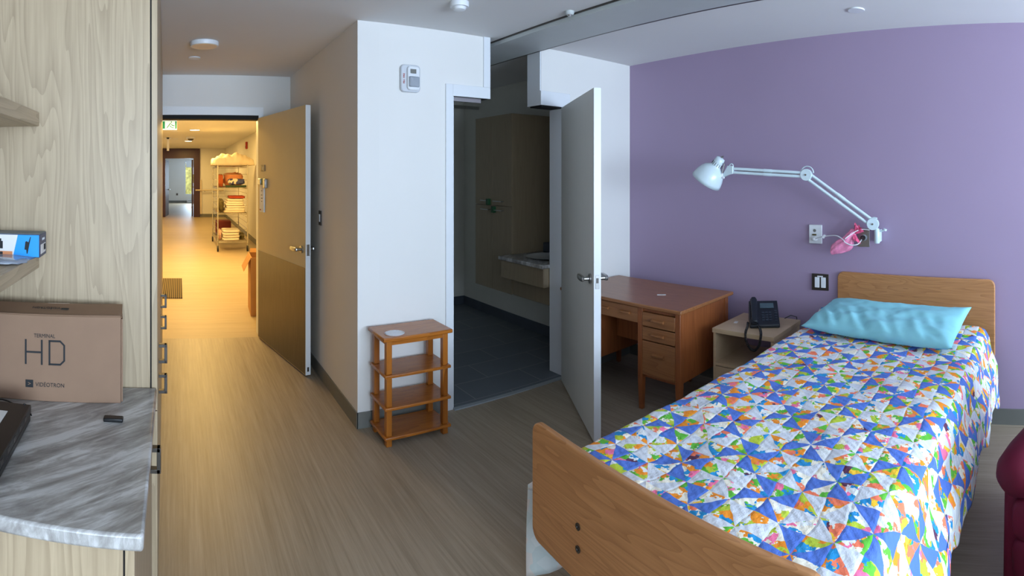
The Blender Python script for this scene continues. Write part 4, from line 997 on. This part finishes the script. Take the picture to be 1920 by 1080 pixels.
for tt, zz in ((1.376, 0.450), (1.376, 0.376), (0.79, 0.450), (0.79, 0.376)):
    MB().lathe([(0.011, 0), (0.012, 0.002), (0.012, 0.0035), (0.006, 0.0035), (0.005, 0.001)], (S(1.0678), T(tt), zz), 16, (-1, 0, 0)).build('bolt', 'darkmetal', bed)
MB().box(S(1.12), S(3.25), T(0.50), T(1.47), 0.46, 0.625).build('mattress', 'cyan', bed, bevel=0.04, seg=4)
MB().box(S(1.094), S(3.334), T(0.56), T(0.60), 0.36, 0.42).box(S(1.094), S(3.334), T(1.38), T(1.42), 0.36, 0.42).build('side_rail', 'darkmetal', bed)
MB().box(S(1.12), S(3.25), T(0.55), T(1.43), 0.42, 0.459).build('slat_deck', 'darkmetal', bed)
for s0 in (1.25, 3.1):
    for t0 in (0.60, 1.36):
        MB().box(S(s0), S(s0+0.04), T(t0), T(t0+0.04), 0.07, 0.36).build('leg', 'darkmetal', bed)
        MB().lathe([(0.03, -0.012), (0.04, -0.01), (0.04, 0.01), (0.03, 0.012)], (S(s0+0.02), T(t0+0.02), 0.04), 16, (0, 1, 0)).build('caster', 'rubber', bed, smooth='auto')

# quilt
qo = thing  # (quilt is one mesh)
SQ0, SQ1 = 1.105, 3.25
def qprof(f):
    # f 0..1 along the bed; returns list of (t, z) from left hem over the top to right hem
    tl = 1.485+0.11*f; tr_ = 0.445+0.02*f
    top = 0.650
    lb = 1.0-min(1, f/0.15)
    L_ = [(tl+0.05+0.20*lb, 0.30+0.09*lb), (tl+0.045+0.12*lb, 0.45), (tl+0.03+0.04*lb, 0.56), (tl+0.01, 0.62), (tl-0.02, 0.645), (tl-0.07, top)]
    hem = 0.36-0.06*min(1, f*2)-0.10*max(0, f-0.6)/0.4
    tb = 0.345+0.055*f
    Rr = [(tr_+0.12, top), (tr_+0.06, top-0.004), (tr_+0.02, top-0.022), (tr_-0.005, top-0.06), (tr_*0.75+tb*0.25-0.005, 0.50), (tb+0.01, 0.42), (tb, hem)]
    mid = [(tl-0.07-(tl-0.07-tr_-0.12)*k/8, top+0.004*sin(k*1.3+f*20)) for k in range(1, 8)]
    return L_+mid+Rr
def arc_sample(P, n):
    d = [0]
    for a, b in zip(P[:-1], P[1:]): d.append(d[-1]+hypot(b[0]-a[0], b[1]-a[1]))
    tot = d[-1]; out = []; j = 0
    for i in range(n+1):
        x = tot*i/n
        while j < len(d)-2 and d[j+1] < x: j += 1
        k = (x-d[j])/(d[j+1]-d[j]+1e-9); out.append((P[j][0]+(P[j+1][0]-P[j][0])*k, P[j][1]+(P[j+1][1]-P[j][1])*k, x))
    return out
NS, NT_ = 170, 150
rows = [arc_sample(qprof(i/NS), NT_) for i in range(NS+1)]
def qfn(u, v):
    i = round(u*NS); j = round(v*NT_); t, z, x = rows[i][j]
    s = SQ0+(SQ1-SQ0)*u
    side = max(0, (0.50-t)/0.15) if t < 0.5 else 0
    n = mn.noise(Vector((s*7, x*7, 0)))*0.006+mn.noise(Vector((s*18, x*18, 3)))*0.004
    fold = sin(s*11+1.5*mn.noise(Vector((s*2, 0, 0))))*0.012*min(1, side)
    z2 = z+n*(1 if z > 0.6 else 0.3)+0.012*mn.noise(Vector((s*2.5, t*2.5, 9)))*(1 if z > 0.6 else 0)
    if t < 0.5 and z < 0.6: t += fold+n; 
    if z < 0.40 and t < 0.6: z2 += 0.02*sin(s*9)+0.015*sin(s*23)
    if u < 0.02 and z > 0.6: z2 -= 0.02*(1-u/0.02)
    if z > 0.35 and u > 0.90: z2 += 0.05*((u-0.90)/0.10)**1.5*max(0, (t-1.35)/0.25)+0.012*(u-0.9)/0.1
    return (s*UX-t*UY, s*UY+t*UX, z2)
cen = 0.9
qm = MB().grid(qfn, NS, NT_, lambda u, v: (SQ0+(SQ1-SQ0)*u, rows[round(u*NS)][round(v*NT_)][2]-rows[round(u*NS)][0][2]))
quilt = qm.build('quilt', 'quilt', smooth=True, solid=0.006)
tag(quilt, 'patchwork quilt of blue, white and bright print triangles spread over the bed', 'quilt')
# white sheet hanging at the foot, left of the footboard
def shf(u, v):
    s = 1.12+1.0*u; t = 1.765-0.16*u+0.014*sin(u*26+v*2); z = 0.385-0.375*v+0.004*v+0.008*sin(u*12)
    return (s*UX-t*UY, s*UY+t*UX, z)
tag(MB().grid(shf, 24, 16).build('hanging_sheet', 'faded', smooth=True, solid=0.004), 'pale faded sheet hanging down behind the left end of the footboard', 'sheet')
# folded sheet at the head
def hs(u, v):
    s = 3.18+0.145*u; t = 1.50-0.55*v; z = 0.675+0.04*sin(pi*u)+0.008*mn.noise(Vector((s*9, t*5, 1)))
    return (s*UX-t*UY, s*UY+t*UX, z)
tag(MB().grid(hs, 8, 40).build('top_sheet', 'sheet', smooth=True, solid=0.006), 'white sheet folded under the pillow against the headboard', 'sheet')
m = MB(); m.blob((3.335*UX-1.60*UY, 3.335*UY+1.60*UX, 0.70), (0.03, 0.05, 0.035), 0.7, 16, 10, wob=0.2)

# pillow
pl = MB(); PA, PB, PH = 0.470, 0.200, 0.075
def pil(sg):
    def fn(u, v):
        a, b = 2*u-1, 2*v-1
        k = max(0, 1-abs(a)**3.2)*max(0, 1-abs(b)**2.6)
        pin = 1-0.05*(1-abs(a)**2)*abs(b)
        wr = 0.014*mn.fractal(Vector((a*2.6, b*3.0, 2.0*sg)), 1.0, 2.0, 4)+0.022*mn.noise(Vector((a*8+b*3, b*2.0, 5)))*max(0, -b+0.4)
        x = a*PA*(1-0.035*(1-b*b)); y = b*PB*pin
        z = sg*(PH*k**0.45+wr*k**0.3*(1 if sg > 0 else 0.3))
        if sg < 0: z *= 0.75
        z += 0.035*max(0, a)**3*max(0, b) + 0.012*max(0, a)**3*max(0, b)
        return (x, y, z)
    return fn
pl.grid(pil(1), 60, 40); n0 = len(pl.v); pl.grid(pil(-1), 60, 40)
# local x axis points along the bed's width (toward the camera-right end), y toward the headboard
pc = Vector((3.04, 0.76, 0.732))
xa = Vector((-0.19, -0.95, 0)).normalized(); ya = Vector((0.95, -0.19, 0.20)).normalized(); za = xa.cross(ya)*-1
if za.z < 0: za = -za
PM = Matrix((xa, ya, za)).transposed().to_4x4(); PM.translation = pc
pl.v = [PM @ v for v in pl.v]
import bmesh
po = pl.build('pillow', 'cyan', smooth=True)
bm = bmesh.new(); bm.from_mesh(po.data); bmesh.ops.remove_doubles(bm, verts=bm.verts, dist=0.0006); bmesh.ops.recalc_face_normals(bm, faces=bm.faces); bm.to_mesh(po.data); bm.free()
for p in po.data.polygons: p.use_smooth = True
tag(po, 'long light cyan pillow lying on the quilt against the headboard', 'pillow')

# ================================================================== ARMCHAIR
ac = thing('armchair', (2.105, -0.490, 0), 'burgundy upholstered armchair cut off by the right edge of the picture', 'armchair', -0.45)
def rb(c, h, nm, e=0.28, wob=0.02, par=ac, mt=None):
    m = MB(); m.blob(c, h, e, 32, 18, wob=wob, mt=mt); return m.build(nm, 'burgundy', par, smooth=True)
MB().box(-0.38, 0.42, -0.40, 0.40, 0.05, 0.34).build('base', 'burgundy', ac, bevel=0.03, seg=3)
for sy in (-1, 1):
    MB().prism([(-0.40, 0.02), (0.40, 0.02), (0.40, 0.53), (-0.36, 0.50), (-0.385, 0.47)], sy*0.34-0.075 if sy > 0 else -0.415, sy*0.34+0.075 if sy > 0 else -0.265, 'y').build('arm', 'burgundy', ac, bevel=0.025, seg=3)
    a = MB(); a.tube([(-0.445, sy*0.35, 0.505), (-0.438, sy*0.35, 0.508), (-0.42, sy*0.35, 0.515), (-0.39, sy*0.35, 0.525), (-0.3, sy*0.35, 0.532), (-0.1, sy*0.35, 0.535), (0.2, sy*0.35, 0.54), (0.42, sy*0.35, 0.55)], [0.02, 0.05, 0.072, 0.086, 0.092, 0.094, 0.09, 0.07], 24)
    a.build('arm_pad', 'burgundy', ac, smooth=True)
    for i in range(3):
        rb((-0.385, sy*0.28, 0.10+i*0.142), (0.045, 0.085, 0.073), 'front_tuft', 0.5)
rb((-0.05, 0, 0.42), (0.40, 0.262, 0.09), 'seat_cushion', 0.3)
rb((0.32, 0, 0.76), (0.13, 0.34, 0.36), 'backrest', 0.4)
rb((0.20, 0, 0.92), (0.10, 0.28, 0.13), 'head_pillow', 0.5)
rb((0.18, 0, 0.65), (0.10, 0.28, 0.13), 'lumbar_pillow', 0.5)
for x in (-0.33, 0.35):
    for y in (-0.34, 0.34): MB().box(x-0.025, x+0.025, y-0.025, y+0.025, 0, 0.05).build('foot', 'mahog', ac)
